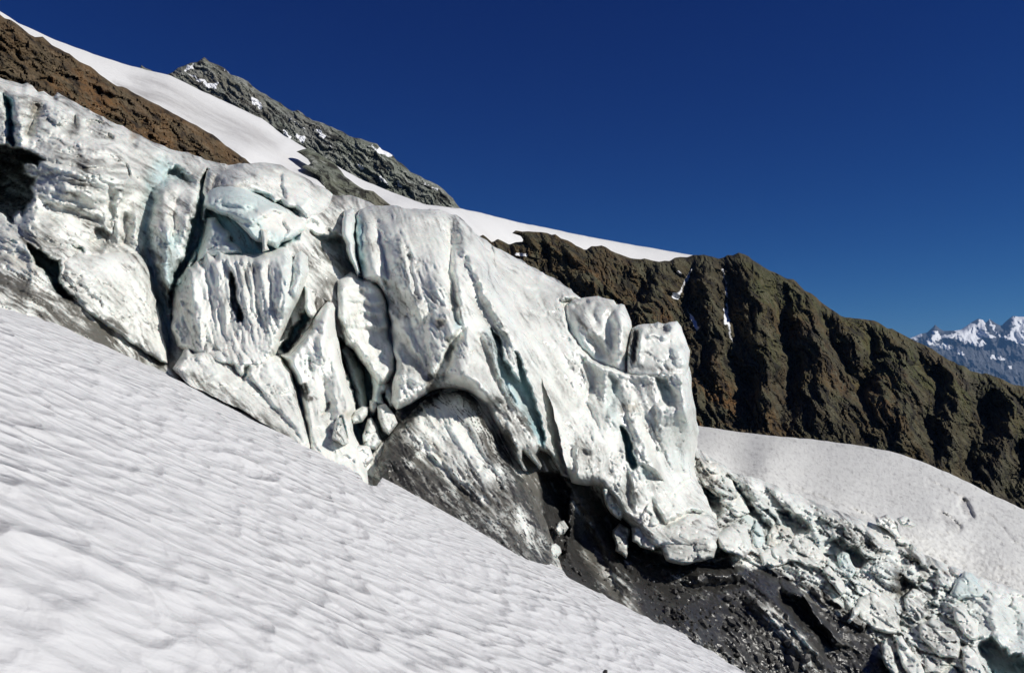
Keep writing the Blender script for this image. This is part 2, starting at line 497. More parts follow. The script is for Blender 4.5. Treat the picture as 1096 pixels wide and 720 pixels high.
# plane axes in camera space, then rotated to the world
def c2w(q): return np.array([q[0], q[1] * CP - q[2] * SP, q[1] * SP + q[2] * CP])
n_w = c2w(PN); e1_w = c2w(np.array([1, 0, -0.509]) / np.hypot(1, .509)); e2_w = np.cross(n_w, e1_w)

TH = math.radians(24)          # the sun cups are drawn out slightly across the fall line
def plane_q(P):
    a_, b_ = P @ e1_w, P @ e2_w
    if e2_w[1] < 0: b_ = -b_
    return a_ * math.cos(TH) + b_ * math.sin(TH), -a_ * math.sin(TH) + b_ * math.cos(TH)

def slope_disp(V, x, y):
    a_, b_ = plane_q(V)
    Q = np.stack([a_, b_, np.zeros(len(x))], -1)
    h = 0.40 * fbm(Q * 0.07, 2) + 0.07 * fbm(Q * np.array([0.3, 0.6, 1]), 3)
    fade = sm(0.0, 10.0, np.linalg.norm(V, axis=1) - 2)
    return V + n_w[None] * (h * fade)[:, None]

SLOPE_EDGE = [(-520, 66, 0), (-260, 190, 0), (-120, 252, 0), (-40, 294, 0), (0, 322, 0), (40, 335, 0), (75, 350, 0), (110, 366, 0), (150, 380, 0), (178, 391, 0), (195, 404, 0), (225, 419, 0), (255, 434, 0), (285, 452, 0),
              (318, 473, 0), (335, 482, .3), (352, 490, 1), (370, 499, 1), (386, 512, 1), (396, 522, .3), (403, 522, .2), (409, 510, .1), (416, 496, .1), (425, 499, .1), (437, 505, .2), (452, 517, .4), (470, 529, 1), (500, 546, 1),
              (535, 567, 1), (560, 583, 1), (590, 600, 1), (615, 620, 1), (650, 640, 1), (690, 664, 1), (720, 679, 1), (750, 700, 1), (780, 718, 1), (820, 742, 1), (900, 800, 1), (900, 940, 0), (300, 1020, 0), (-260, 1020, 0), (-520, 760, 0)]
def slope_front(x, y):
    d = plane_depth(x, y)
    P = W(x, y, d)
    a_, b_ = plane_q(P)
    Q = np.stack([a_, b_, np.zeros(len(x))], -1)
    return d, {'dirt': 0.10 * sm(0.2, 0.7, fbm(Q * 0.4 + 3, 4)), 'sa': a_, 'sb': b_}
o = relief('snow_slope', SLOPE_EDGE, 2.2, slope_front, M_SLOPE, R=18, rnd=1.6, thick=4.0, seed=3, amp=1.2, disp=slope_disp)
tag(o, 'steep foreground slope of old snow dimpled with sun cups', kind='structure')

# ------------------------------------------------------------------ upper snowfield
D_FIELD = TPS([(-300, -140, 120), (-300, -40, 105), (-60, -10, 130), (0, 40, 130), (60, 60, 135), (140, 72, 180), (200, 90, 200), (250, 113, 220), (304, 145, 235), (329, 160, 240), (366, 181, 250), (423, 207, 300), (493, 223, 400), (560, 239, 520), (650, 257, 600), (740, 273, 640), (770, 276, 650),
               (100, 100, 120), (170, 130, 120), (260, 168, 120), (340, 200, 130), (420, 222, 150), (480, 236, 250), (520, 256, 360), (600, 280, 480), (700, 300, 560), (760, 310, 580), (200, 180, 110), (450, 262, 190), (300, 220, 120), (350, 240, 130), (400, 262, 160), (180, 180, 105), (60, 110, 105), (-90, 40, 115), (520, 300, 380), (640, 330, 480), (790, 330, 580)])
def streak2(x, y):
    a = math.radians(28)
    return ridged(np.stack([(x * math.cos(a) + y * math.sin(a)) / 60, (-x * math.sin(a) + y * math.cos(a)) / 6, np.zeros(len(x))], -1), 4)
def field_fn(x, y):
    d = D_FIELD(x, y)
    P = W(x, y, d)
    g = paint(x, y, [([(140, 82), (165, 82), (200, 100), (240, 122), (285, 142), (302, 152), (296, 160), (270, 158), (230, 140), (190, 122), (150, 100)], 0.6, 9),
                     ([(122, 88), (150, 95), (170, 110), (150, 108), (130, 98)], 0.7, 5)])
    rel = feat(x, y, [('S', [(118, 84), (150, 92), (175, 112), (215, 135), (260, 152), (300, 166)], 5, -1.5, 30)])
    n = fbm(P * 0.03, 4)
    brk = sm(.1, .9, paint(x, y, [([(120, 88), (150, 95), (180, 118), (290, 165), (300, 180), (240, 160), (160, 112)], 1, 6)]))
    d = d - rel - 1.3 * n - brk * 1.2 * ridged(P * 0.15, 3) - 0.35 * streak2(x, y)
    return d, {'dirt': np.clip(g * (0.75 + 0.5 * fbm(P * 0.12, 3)), 0, 1)}
o = relief('snowfield', [(-300, -150), (-90, -40), (-40, -12), (0, 12), (20, 25), (60, 43), (100, 58), (140, 71), (183, 81), (215, 97), (250, 113), (280, 127), (304, 145), (329, 160), (366, 181), (390, 194), (423, 207), (455, 219), (493, 223), (520, 229), (560, 239), (600, 247), (650, 257),
                         (700, 266), (740, 273), (772, 277), (800, 290), (790, 330), (640, 330), (520, 300), (420, 262), (300, 220), (180, 180), (60, 110), (-90, 40), (-300, -60)],
           2.2, field_fn, M_FIELD, R=30, rnd=25, thick=60, seed=5, amp=0.35)
tag(o, 'smooth white snowfield sweeping down below the dark peak', kind='structure')

# ------------------------------------------------------------------ rocks
def rock_coords(x, y, ang, along, across):
    a = math.radians(ang)
    s = x * math.cos(a) + y * math.sin(a); t = -x * math.sin(a) + y * math.cos(a)
    return np.stack([s / along, t / across, np.zeros(len(x))], -1)

def wp2(x, y, s, a, seed):
    return x + a * N2(x, y, s, seed), y + a * N2(x, y, s, seed + 50)

# right-hand ridge
D_RIDGE = TPS([(500, 255, 318), (560, 300, 312), (620, 350, 306), (700, 400, 300), (745, 460, 290), (870, 470, 288), (980, 495, 288), (1096, 550, 290), (1180, 620, 285),
               (560, 248, 330), (650, 264, 348), (742, 272, 372), (790, 270, 380), (848, 300, 376), (930, 343, 370), (1000, 374, 366), (1096, 416, 360), (1180, 460, 355), (800, 380, 328), (950, 420, 326), (660, 330, 320)])
RIDGE_FEATS = [
    ('R', [(742, 272), (735, 300), (728, 335), (722, 380), (712, 420)], 9, -8),        # left snow gully
    ('R', [(775, 276), (778, 305), (779, 345), (783, 375), (795, 410), (805, 450)], 11, -8),
    ('R', [(760, 273), (757, 300), (765, 335), (770, 375), (775, 420)], 12, 12),
    ('R', [(795, 272), (803, 300), (815, 340), (822, 380), (818, 420), (820, 460)], 15, 12),
    ('R', [(712, 280), (705, 305), (690, 340), (712, 370), (735, 410), (745, 440)], 13, 9),
    ('R', [(700, 282), (688, 305), (676, 325)], 9, -8),
    ('R', [(655, 268), (668, 300), (660, 330)], 9, -6),
    ('R', [(640, 266), (625, 300), (640, 330)], 9, 5),
    ('R', [(600, 262), (620, 290), (645, 318)], 8, 5), ('R', [(575, 255), (590, 290), (610, 318)], 8, -5),
    ('R', [(835, 300), (840, 350), (845, 400), (842, 465)], 11, -12),
    ('R', [(850, 305), (868, 350), (880, 400), (880, 465)], 13, 9),
    ('R', [(870, 318), (895, 360), (915, 400), (928, 440)], 9, -8),
    ('R', [(890, 333), (915, 370), (940, 410), (955, 460)], 11, 8),
    ('R', [(930, 345), (935, 385), (925, 430)], 10, -11),
    ('R', [(945, 350), (962, 390), (970, 430), (968, 490)], 13, 9),
    ('R', [(975, 365), (1000, 405), (995, 450), (1000, 500)], 10, -9),
    ('R', [(1010, 385), (1022, 420), (1025, 460), (1022, 505)], 12, 8),
    ('R', [(1068, 420), (1050, 450), (1040, 480), (1035, 515)], 15, -19),
    ('R', [(1080, 410), (1078, 450), (1072, 490), (1062, 520)], 12, 7),
    ('R', [(1100, 470), (1090, 500), (1075, 535)], 12, -12),
]
def ridge_fn(x, y):
    xa, ya = wp2(x, y, 34, 9, 3.0)
    xb, yb = wp2(xa, ya, 9, 3.5, 9.0)
    d = D_RIDGE(x, y)
    P = W(x, y, d)
    f = feat(xb, yb, RIDGE_FEATS)
    c = rock_coords(xb, yb, 58, 60, 15)
    rg = ridged(c, 4); c2 = rock_coords(xa, ya, 66, 20, 7); rg2 = ridged(c2 + 9, 4)
    big = fbm(P * 0.012, 3)
    fine = fbm(P * np.array([0.11, 0.11, 0.11]), 5)
    f1, f2, hid, vec = worley(P * 0.10 + 0.25 * np.stack([fine, fine * .5, -fine], -1), 3)
    fac = (hid / 512.0 - 0.5)
    fa = 2.6 * facets(rock_coords(xa, ya, 60, 30, 9), 1) + 2.0 * facets(rock_coords(xb, yb, 62, 34, 4.5) + 3, 2) + 0.9 * facets(rock_coords(x, y, 60, 14, 2.6) + 5, 3)
    dd = d - 1.0 * f - 3.0 * big - 4.5 * (rg - .5) - 0.7 * fine - fa - 0.34 * N2(x, y, 2.6, 71.0, 2)
    sn = paint(x + 1.5 * N2(x, y, 5, 1), y, [([(741, 286), (735, 300), (729, 312), (724, 319)], 1.0, 6.5), ([(720, 313), (727, 314), (727, 320), (719, 319)], 1.0, 1.5), ([(774, 288), (778, 310), (778, 335), (780, 352), (783, 366)], 1.0, 6.5),
                                            ([(735, 331), (742, 340), (748, 350), (746, 354)], 1.0, 4.2), ([(726, 291), (728, 293)], 0.9, 1.6), ([(553, 272), (563, 273)], 0.9, 1.8), ([(775, 330), (779, 344), (776, 347)], 1.0, 2.5)])
    warm = paint(x, y, [([(520, 258), (560, 262), (570, 275), (540, 285)], 0.9, 9), ([(590, 262), (640, 290), (650, 310), (615, 285)], 0.7, 8), ([(735, 400), (790, 415), (800, 462), (745, 462), (730, 440)], 1.0, 14), ([(670, 320), (715, 330), (720, 345), (680, 345)], 0.75, 10),
                        ([(805, 420), (840, 430), (850, 468), (810, 466)], 0.6, 14), ([(930, 400), (970, 400), (975, 450), (935, 460)], 0.5, 14), ([(880, 390), (900, 400), (900, 450)], .4, 12)], 0.22)
    green = paint(x, y, [([(800, 280), (1096, 420), (1096, 470), (960, 420), (860, 420), (790, 340)], 1.0, 24)], 0.3)
    return dd, {'snow': sn, 'warm': warm + 0.3 * fbm(P * 0.02, 3), 'green': green, 'vein': 1.2 * fbm(rock_coords(xa, ya, 58, 30, 4.5), 4) + .6 * fbm(rock_coords(xa, ya, 64, 12, 2.2) + 7, 3)}
RIDGE_OUT = [(508, 256), (511, 254), (517, 251), (520, 256), (526, 262), (531, 258), (536, 257), (545, 260), (557, 259), (560, 257), (556, 252), (549, 250), (552, 247), (566, 246), (580, 249), (595, 252), (606, 257), (615, 262), (626, 268), (634, 264), (645, 263), (655, 267), (665, 272),
             (675, 278), (690, 276), (699, 279), (706, 280), (718, 279), (728, 275), (736, 278), (742, 274), (752, 272), (762, 275), (769, 279), (778, 273), (790, 271), (800, 274), (810, 283), (830, 293), (848, 301), (862, 311), (875, 318), (895, 334), (910, 341), (925, 343),
             (940, 344), (950, 350), (965, 358), (985, 367), (1005, 377), (1025, 390), (1050, 400), (1075, 405), (1096, 415), (1140, 435), (1220, 480), (1220, 640), (1100, 620), (980, 560), (860, 520), (740, 510), (640, 430), (560, 350), (500, 280)]
o = relief('rocky_hill', RIDGE_OUT, 1.3, ridge_fn, M_RIDGE, R=12, rnd=14, thick=90, seed=8, amp=1.7, smooth=False)
tag(o, 'dark brown rocky ridge with gullies behind the icefall', kind='structure')

# brown rock band, top left
D_BAND = TPS([(-300, -120, 70), (-300, 20, 66), (-60, 10, 80), (0, 17, 82), (60, 50, 88), (130, 93, 96), (200, 128, 104), (262, 170, 110), (-60, 70, 74), (0, 90, 76), (100, 130, 85), (200, 170, 97), (270, 190, 106)])
def band_fn(x, y):
    xa, ya = wp2(x, y, 20, 5, 13.0)
    d = D_BAND(x, y); P = W(x, y, d)
    rg = ridged(rock_coords(xa, ya, 30, 46, 9), 5); rg2 = ridged(rock_coords(xa, ya, 75, 22, 14) + 4, 4)
    fine = fbm(P * 0.6, 5)
    f1, f2, hid, vec = worley(P * 0.33 + 0.3 * np.stack([fine, fine * .5, -fine], -1), 5)
    fa = 1.0 * facets(rock_coords(xa, ya, 32, 24, 9), 1) + 0.5 * facets(rock_coords(xa, ya, 40, 11, 5) + 3, 2) + 0.25 * facets(rock_coords(x, y, 70, 5, 3.5) + 5, 3)
    dd = d - 1.0 * (rg - .5) - 0.35 * fine - fa - 0.09 * N2(x, y, 2.6, 71.0, 2) - 1.5 * fbm(P * 0.09, 2)
    warm = paint(x, y, [([(50, 78), (90, 76), (100, 95), (130, 110), (100, 125), (55, 105)], 1.0, 10), ([(130, 110), (190, 140), (200, 160), (150, 145)], 0.7, 10)], 0.35)
    return dd, {'snow': np.zeros(len(x)), 'warm': warm + 0.3 * fbm(P * 0.1, 3), 'green': np.full(len(x), 0.25), 'vein': 1.2 * fbm(rock_coords(xa, ya, 32, 26, 5), 4)}
o = relief('rock_band', [(-300, -150), (-90, -30), (-40, -4), (0, 17), (12, 22), (25, 33), (37, 40), (45, 39), (52, 44), (60, 50), (74, 58), (85, 67), (92, 69), (100, 75), (112, 83), (120, 88), (130, 93), (140, 98), (150, 103), (165, 111), (185, 120), (198, 127), (210, 135), (222, 141), (232, 148), (245, 158),
                         (262, 170), (275, 182), (260, 200), (150, 190), (0, 130), (-90, 110), (-300, 20)], 1.6, band_fn, M_BAND, R=8, rnd=3, thick=16, seed=11, amp=1.3, smooth=False)
tag(o, 'brown and rust coloured rock band above the upper ice wall', kind='structure')

# rock tongue below the peak
D_TONG = TPS([(319, 162, 175), (370, 188, 165), (421, 222, 150), (340, 185, 150), (390, 215, 140), (360, 230, 120)])
def tong_fn(x, y):
    xa, ya = wp2(x, y, 16, 4, 23.0)
    d = D_TONG(x, y); P = W(x, y, d)
    rg = ridged(rock_coords(xa, ya, 40, 30, 8), 5)
    fine = fbm(P * 0.35, 5)
    fa = 1.3 * facets(rock_coords(xa, ya, 40, 16, 6), 1) + 0.6 * facets(rock_coords(x, y, 50, 6, 3.2) + 3, 2)
    dd = d - 1.6 * (rg - .5) - 0.6 * fine - fa
    return dd, {'snow': np.zeros(len(x)), 'warm': np.full(len(x), .2) + .3 * sm(385, 410, x), 'green': np.full(len(x), .9), 'vein': 1.2 * fbm(rock_coords(xa, ya, 40, 18, 4), 4)}
o = relief('rock_spur', [(317, 162), (330, 159), (345, 166), (362, 179), (369, 188), (380, 197), (390, 203), (400, 205), (410, 213), (419, 221), (430, 240), (380, 235), (350, 208), (342, 190), (330, 183), (322, 179), (334, 177), (330, 171), (322, 165)],
           1.2, tong_fn, M_PEAK, R=6, rnd=4, thick=14, seed=13, amp=1.0, smooth=False)
tag(o, 'small olive grey rock spur poking through the snow below the peak', kind='structure')

# the peak
D_PEAK = TPS([(185, 80, 720), (217, 63, 760), (318, 119, 760), (404, 155, 770), (492, 222, 780), (200, 120, 690), (304, 150, 715), (366, 185, 730), (430, 215, 750), (490, 240, 765), (260, 110, 725), (360, 150, 745), (430, 190, 760)])
def peak_fn(x, y):
    xa, ya = wp2(x, y, 22, 6, 33.0)
    d = D_PEAK(x, y); P = W(x, y, d)
    rg = ridged(rock_coords(xa, ya, 38, 40, 7), 5); rg2 = ridged(rock_coords(xa, ya, 70, 26, 10) + 4, 4)
    fine = fbm(P * 0.06, 5)
    fa = 3.2 * facets(rock_coords(xa, ya, 40, 20, 5), 1) + 2.0 * facets(rock_coords(xa, ya, 44, 14, 2.8) + 3, 2) + 1.3 * facets(rock_coords(x, y, 35, 5, 2) + 5, 3)
    dd = d - 8 * (rg - .5) - 2 * fine - fa - 0.8 * N2(x, y, 2.4, 71.0, 2) - 10 * fbm(P * 0.006, 2)
    xs = x + 3 * N2(x, y, 6, 2); ys = y + 3 * N2(x, y, 6, 5)
    sn = paint(xs, ys, [([(203, 79), (212, 86), (222, 92), (232, 94)], 1, 4.1), ([(222, 92), (234, 88), (232, 94), (224, 95)], 1, 2.0), ([(198, 75), (206, 71)], 1, 1.8), ([(238, 74), (250, 80), (257, 83)], 1, 2.6), ([(270, 106), (279, 113)], 1, 3.1), ([(309, 126), (318, 134), (326, 138)], 1, 3.3),
                       ([(349, 150), (354, 157), (358, 161)], 1, 3.3), ([(396, 156), (404, 162), (412, 164)], 1, 3.1), ([(407, 160), (417, 166)], 1, 2.8), ([(454, 196), (462, 201), (473, 206)], 1, 3.3), ([(408, 192), (414, 196)], 1, 1.8), ([(303, 140), (309, 147)], 1, 2.0), ([(340, 140), (346, 146)], 1, 1.8),
                       ([(318, 145), (324, 150)], 1, 2.0), ([(384, 177), (388, 180)], 1, 1.5), ([(425, 196), (430, 199)], 1, 1.5)])
    return dd, {'snow': sn, 'warm': .25 + .4 * fbm(P * 0.01, 3), 'green': np.full(len(x), .6), 'vein': 1.4 * fbm(rock_coords(xa, ya, 38, 30, 2.6), 4)}
o = relief('mountain', [(150, 70), (175, 82), (185, 79), (191, 73), (203, 67), (212, 66), (217, 63), (220, 62), (224, 67), (232, 70), (240, 74), (247, 79), (258, 85), (270, 92), (290, 104), (305, 114), (314, 120), (318, 118), (326, 124), (335, 129), (345, 133), (355, 137), (368, 141), (380, 148), (395, 153),
                        (404, 154), (415, 163), (425, 172), (440, 183), (455, 192), (468, 197), (476, 203), (485, 213), (493, 223), (505, 245), (470, 270), (380, 240), (300, 190), (200, 140), (150, 110)], 1.2, peak_fn, M_PEAK, R=8, rnd=25, thick=150, seed=17, amp=1.5, smooth=False)
tag(o, 'jagged grey rocky peak with thin snow streaks on the skyline', kind='structure')

# far mountains
D_FAR = TPS([(960, 360, 16000), (1000, 350, 16500), (1050, 342, 17500), (1096, 340, 17500), (1180, 350, 17500), (960, 420, 15000), (1050, 400, 15300), (1096, 430, 14800), (1180, 450, 14800), (1040, 372, 16000)])
def far_fn(x, y):
    xa, ya = wp2(x, y, 14, 4, 43.0)
    d = D_FAR(x, y); P = W(x, y, d)
    f = feat(xa, ya, [('R', [(1000, 349), (998, 362), (990, 376)], 6, 350), ('R', [(1050, 341), (1060, 355), (1068, 372)], 7, 500), ('R', [(1061, 343), (1075, 358), (1085, 372)], 6, 350), ('R', [(1084, 339), (1082, 355), (1078, 368)], 6, 400), ('R', [(1010, 355), (1035, 362), (1058, 370)], 6, 380), ('R', [(1098, 345), (1094, 362), (1090, 385)], 6, 300)])
    rg = ridged(rock_coords(xa, ya, 75, 18, 9), 5)
    fine = fbm(P * 0.003, 5)
    dd = d - 0.7 * f - 130 * (rg - .5) - 30 * fine - 60 * facets(rock_coords(xa, ya, 60, 9, 4), 1) - 300 * fbm(P * .0007, 3)
    xs = x + 4 * N2(x, y, 5, 2); ys = y + 3 * N2(x, y, 5, 5)
    sn = paint(xs, ys, [([(978, 361), (984, 358)], .9, 3), ([(1000, 355), (1008, 358), (1020, 357), (1040, 362), (1058, 368), (1050, 371), (1035, 367), (1022, 361), (1012, 362), (1002, 364), (994, 368)], 1, 2), ([(1000, 356), (997, 363)], .8, 2.5), ([(1050, 343), (1052, 350)], 1, 2.5), ([(1058, 342), (1066, 350), (1066, 358)], 1, 2.5),
                       ([(1070, 358), (1078, 362)], .8, 2), ([(1084, 339), (1100, 340), (1120, 345), (1120, 356), (1096, 350), (1088, 352), (1083, 364), (1079, 360), (1086, 350), (1082, 345)], 1, 2), ([(1026, 376), (1030, 378)], .8, 1.6), ([(1063, 382), (1075, 384)], .7, 2), ([(1080, 393), (1084, 394)], .9, 1.4), ([(1010, 368), (1016, 372)], .7, 2), ([(1092, 362), (1100, 366)], .8, 3)])
    sn = np.clip(sn + 0.85 * sm(-.12, .3, fbm(P * .0011, 4)) * sm(392, 352, y), 0, 1)
    return dd, {'snow': sn, 'warm': np.full(len(x), .2), 'green': np.full(len(x), .4), 'vein': fbm(rock_coords(xa, ya, 70, 10, 4), 4)}
o = relief('far_mountains', [(930, 375), (960, 366), (978, 360), (985, 357), (992, 356), (999, 349), (1001, 347), (1005, 351), (1010, 354), (1018, 354), (1028, 353), (1040, 345), (1047, 341), (1052, 342), (1055, 345), (1059, 341), (1066, 346), (1072, 349), (1080, 341), (1084, 338), (1096, 339), (1130, 345), (1200, 370),
                             (1200, 470), (1060, 440), (930, 410)], 0.7, far_fn, M_FAR, R=6, rnd=900, thick=2500, seed=19, amp=0.4)
tag(o, 'distant blue snow capped mountains on the right horizon', kind='structure')

# valley floor far below, out to the horizon
gx, gy = np.meshgrid(np.linspace(-40000, 40000, 60), np.linspace(-15000, 50000, 60))
gp = np.stack([gx.ravel() / 4000, gy.ravel() / 4000, np.zeros(gx.size)], -1)
gz = -1500 + 120 * fbm(gp, 3)
ii = np.arange(60 * 60).reshape(60, 60)
gq = np.stack([ii[:-1, :-1], ii[:-1, 1:], ii[1:, 1:], ii[1:, :-1]], -1).reshape(-1, 4)
o = link_mesh('ground', np.stack([gx.ravel(), gy.ravel(), gz], -1), gq, M_GROUND)
tag(o, kind='structure')
# ------------------------------------------------------------------ the icefall
D0 = TPS([(-300, -10, 50), (-300, 120, 42), (-300, 220, 36), (-60, 290, 34), (0, 300, 34), (60, 330, 34), (180, 392, 37), (260, 430, 36.5), (330, 465, 36), (400, 510, 36.5),
          (-60, 70, 52), (0, 88, 52), (100, 122, 53), (160, 152, 54), (230, 172, 56), (330, 190, 58), (400, 219, 60),
          (0, 200, 43), (100, 230, 43), (200, 250, 45), (120, 170, 46), (180, 380, 39), (60, 150, 46), (30, 270, 37), (100, 300, 37.5),
          (300, 260, 45), (250, 200, 49), (300, 350, 41), (300, 420, 38.5), (370, 400, 42), (350, 260, 49), (350, 320, 44), (380, 290, 50),
          (440, 224, 58), (430, 260, 52), (500, 300, 50.5), (560, 400, 48), (600, 500, 47), (610, 580, 46), (480, 400, 45), (440, 420, 43), (420, 340, 48),
          (450, 450, 41), (500, 440, 43), (420, 500, 37.5), (500, 545, 37), (590, 598, 38), (540, 520, 40), (580, 540, 42),
          (540, 268, 66), (600, 305, 62), (640, 316, 60), (740, 350, 60), (640, 420, 55), (745, 440, 56), (700, 500, 53), (640, 520, 50), (690, 590, 49), (760, 580, 50),
          (600, 570, 43), (690, 662, 37), (640, 630, 40), (720, 630, 44), (800, 600, 50), (800, 715, 41), (900, 700, 46), (850, 650, 47), (780, 740, 39), (960, 760, 42),
          (750, 480, 62), (800, 520, 60), (850, 545, 60), (950, 580, 60), (1020, 600, 60), (1096, 630, 60), (1180, 670, 60), (1000, 680, 50), (1096, 720, 47), (960, 690, 48), (1180, 780, 44), (880, 620, 51), (920, 640, 51)])

ANG = [(0, 120, 20), (100, 200, 15), (0, 300, 25), (100, 350, 35), (100, 300, 35), (170, 330, 80), (240, 320, 86), (300, 320, 88), (260, 430, 38), (300, 200, 20), (345, 290, 40), (345, 400, 80), (400, 350, 75), (420, 270, 80), (500, 300, 60), (560, 380, 58), (600, 460, 62), (560, 260, 35), (620, 380, 55),
       (660, 480, 75), (720, 450, 85), (460, 480, 50), (520, 520, 50), (600, 560, 55), (640, 600, 52), (700, 640, 40), (800, 650, 45), (850, 560, 42), (950, 620, 45), (1050, 650, 50), (500, 420, 65), (740, 600, 15)]
def flow(x, y):
    sw = 0; sx = 0; sy = 0
    for px, py, a in ANG:
        w_ = 1.0 / ((x - px) ** 2 + (y - py) ** 2 + 900.0) ** 1.5
        sw = sw + w_; sx = sx + w_ * math.cos(math.radians(a)); sy = sy + w_ * math.sin(math.radians(a))
    return sx / sw, sy / sw
def streak_field(x, y, along, across, seed, o=4, ridge=False):
    """noise drawn out along the local layering of the ice (layers are tilted sheets in the real ice)"""
    x, y = x + 7 * N2(x, y, 38, seed + 2.5, 3), y + 7 * N2(x, y, 38, seed + 55.5, 3)
    ca, sa = flow(x, y); n = np.hypot(ca, sa) + 1e-6; ca, sa = ca / n, sa / n
    # work with a few discrete directions and blend, so the pattern never shears apart
    ang = np.degrees(np.arctan2(sa, ca)); out = np.zeros(len(x)); ws = np.zeros(len(x))
    for a in range(0, 105, 15):
        w_ = np.clip(1 - np.abs(ang - a) / 15.0, 0, 1)
        q = np.nonzero(w_ > 0)[0]
        if not len(q): continue
        c, s = math.cos(math.radians(a)), math.sin(math.radians(a))
        P = np.stack([(x[q] * c + y[q] * s) / along, (-x[q] * s + y[q] * c) / across, np.full(len(q), seed + 0.37 * a)], -1)
        out[q] += w_[q] * (ridged(P, o) if ridge else fbm(P, o)); ws[q] += w_[q]
    return out / np.maximum(ws, 1e-6)

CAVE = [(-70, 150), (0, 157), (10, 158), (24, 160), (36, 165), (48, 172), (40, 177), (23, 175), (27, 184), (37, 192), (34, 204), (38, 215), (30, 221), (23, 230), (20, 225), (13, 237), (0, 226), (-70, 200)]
CAVE2 = [(28, 262), (42, 269), (56, 277), (63, 277), (63, 298), (70, 312), (80, 324), (66, 318), (54, 302), (44, 286)]
RECESS = [(156, 196), (160, 180), (174, 166), (186, 178), (204, 190), (206, 196), (184, 193), (172, 208), (162, 240), (166, 270), (172, 300), (188, 330), (184, 372), (179, 391), (172, 345), (158, 290), (150, 245)]
CREV = [(221, 182), (226, 196), (221, 214), (216, 232), (216, 246), (212, 262), (202, 278), (190, 302), (186, 318), (182, 330), (180, 315), (188, 292), (198, 272), (200, 252), (206, 236), (213, 215), (216, 196)]
CAVITY = [(221, 224), (232, 212), (250, 209), (272, 208), (294, 214), (310, 220), (318, 232), (322, 246), (318, 256), (304, 262), (292, 270), (280, 273), (262, 273), (240, 274), (225, 272), (212, 278), (204, 284), (214, 252), (219, 236)]
HOLLOW = [(362, 362), (374, 370), (388, 386), (398, 400), (406, 416), (414, 432), (420, 440), (408, 470), (392, 490), (376, 480), (374, 455), (382, 435), (374, 405), (366, 385)]
CRACKF = [(526, 352), (535, 365), (539, 385), (552, 402), (557, 410), (553, 378), (566, 410), (576, 440), (584, 470), (582, 480), (574, 468), (564, 455), (556, 440), (546, 425), (536, 402), (530, 380)]
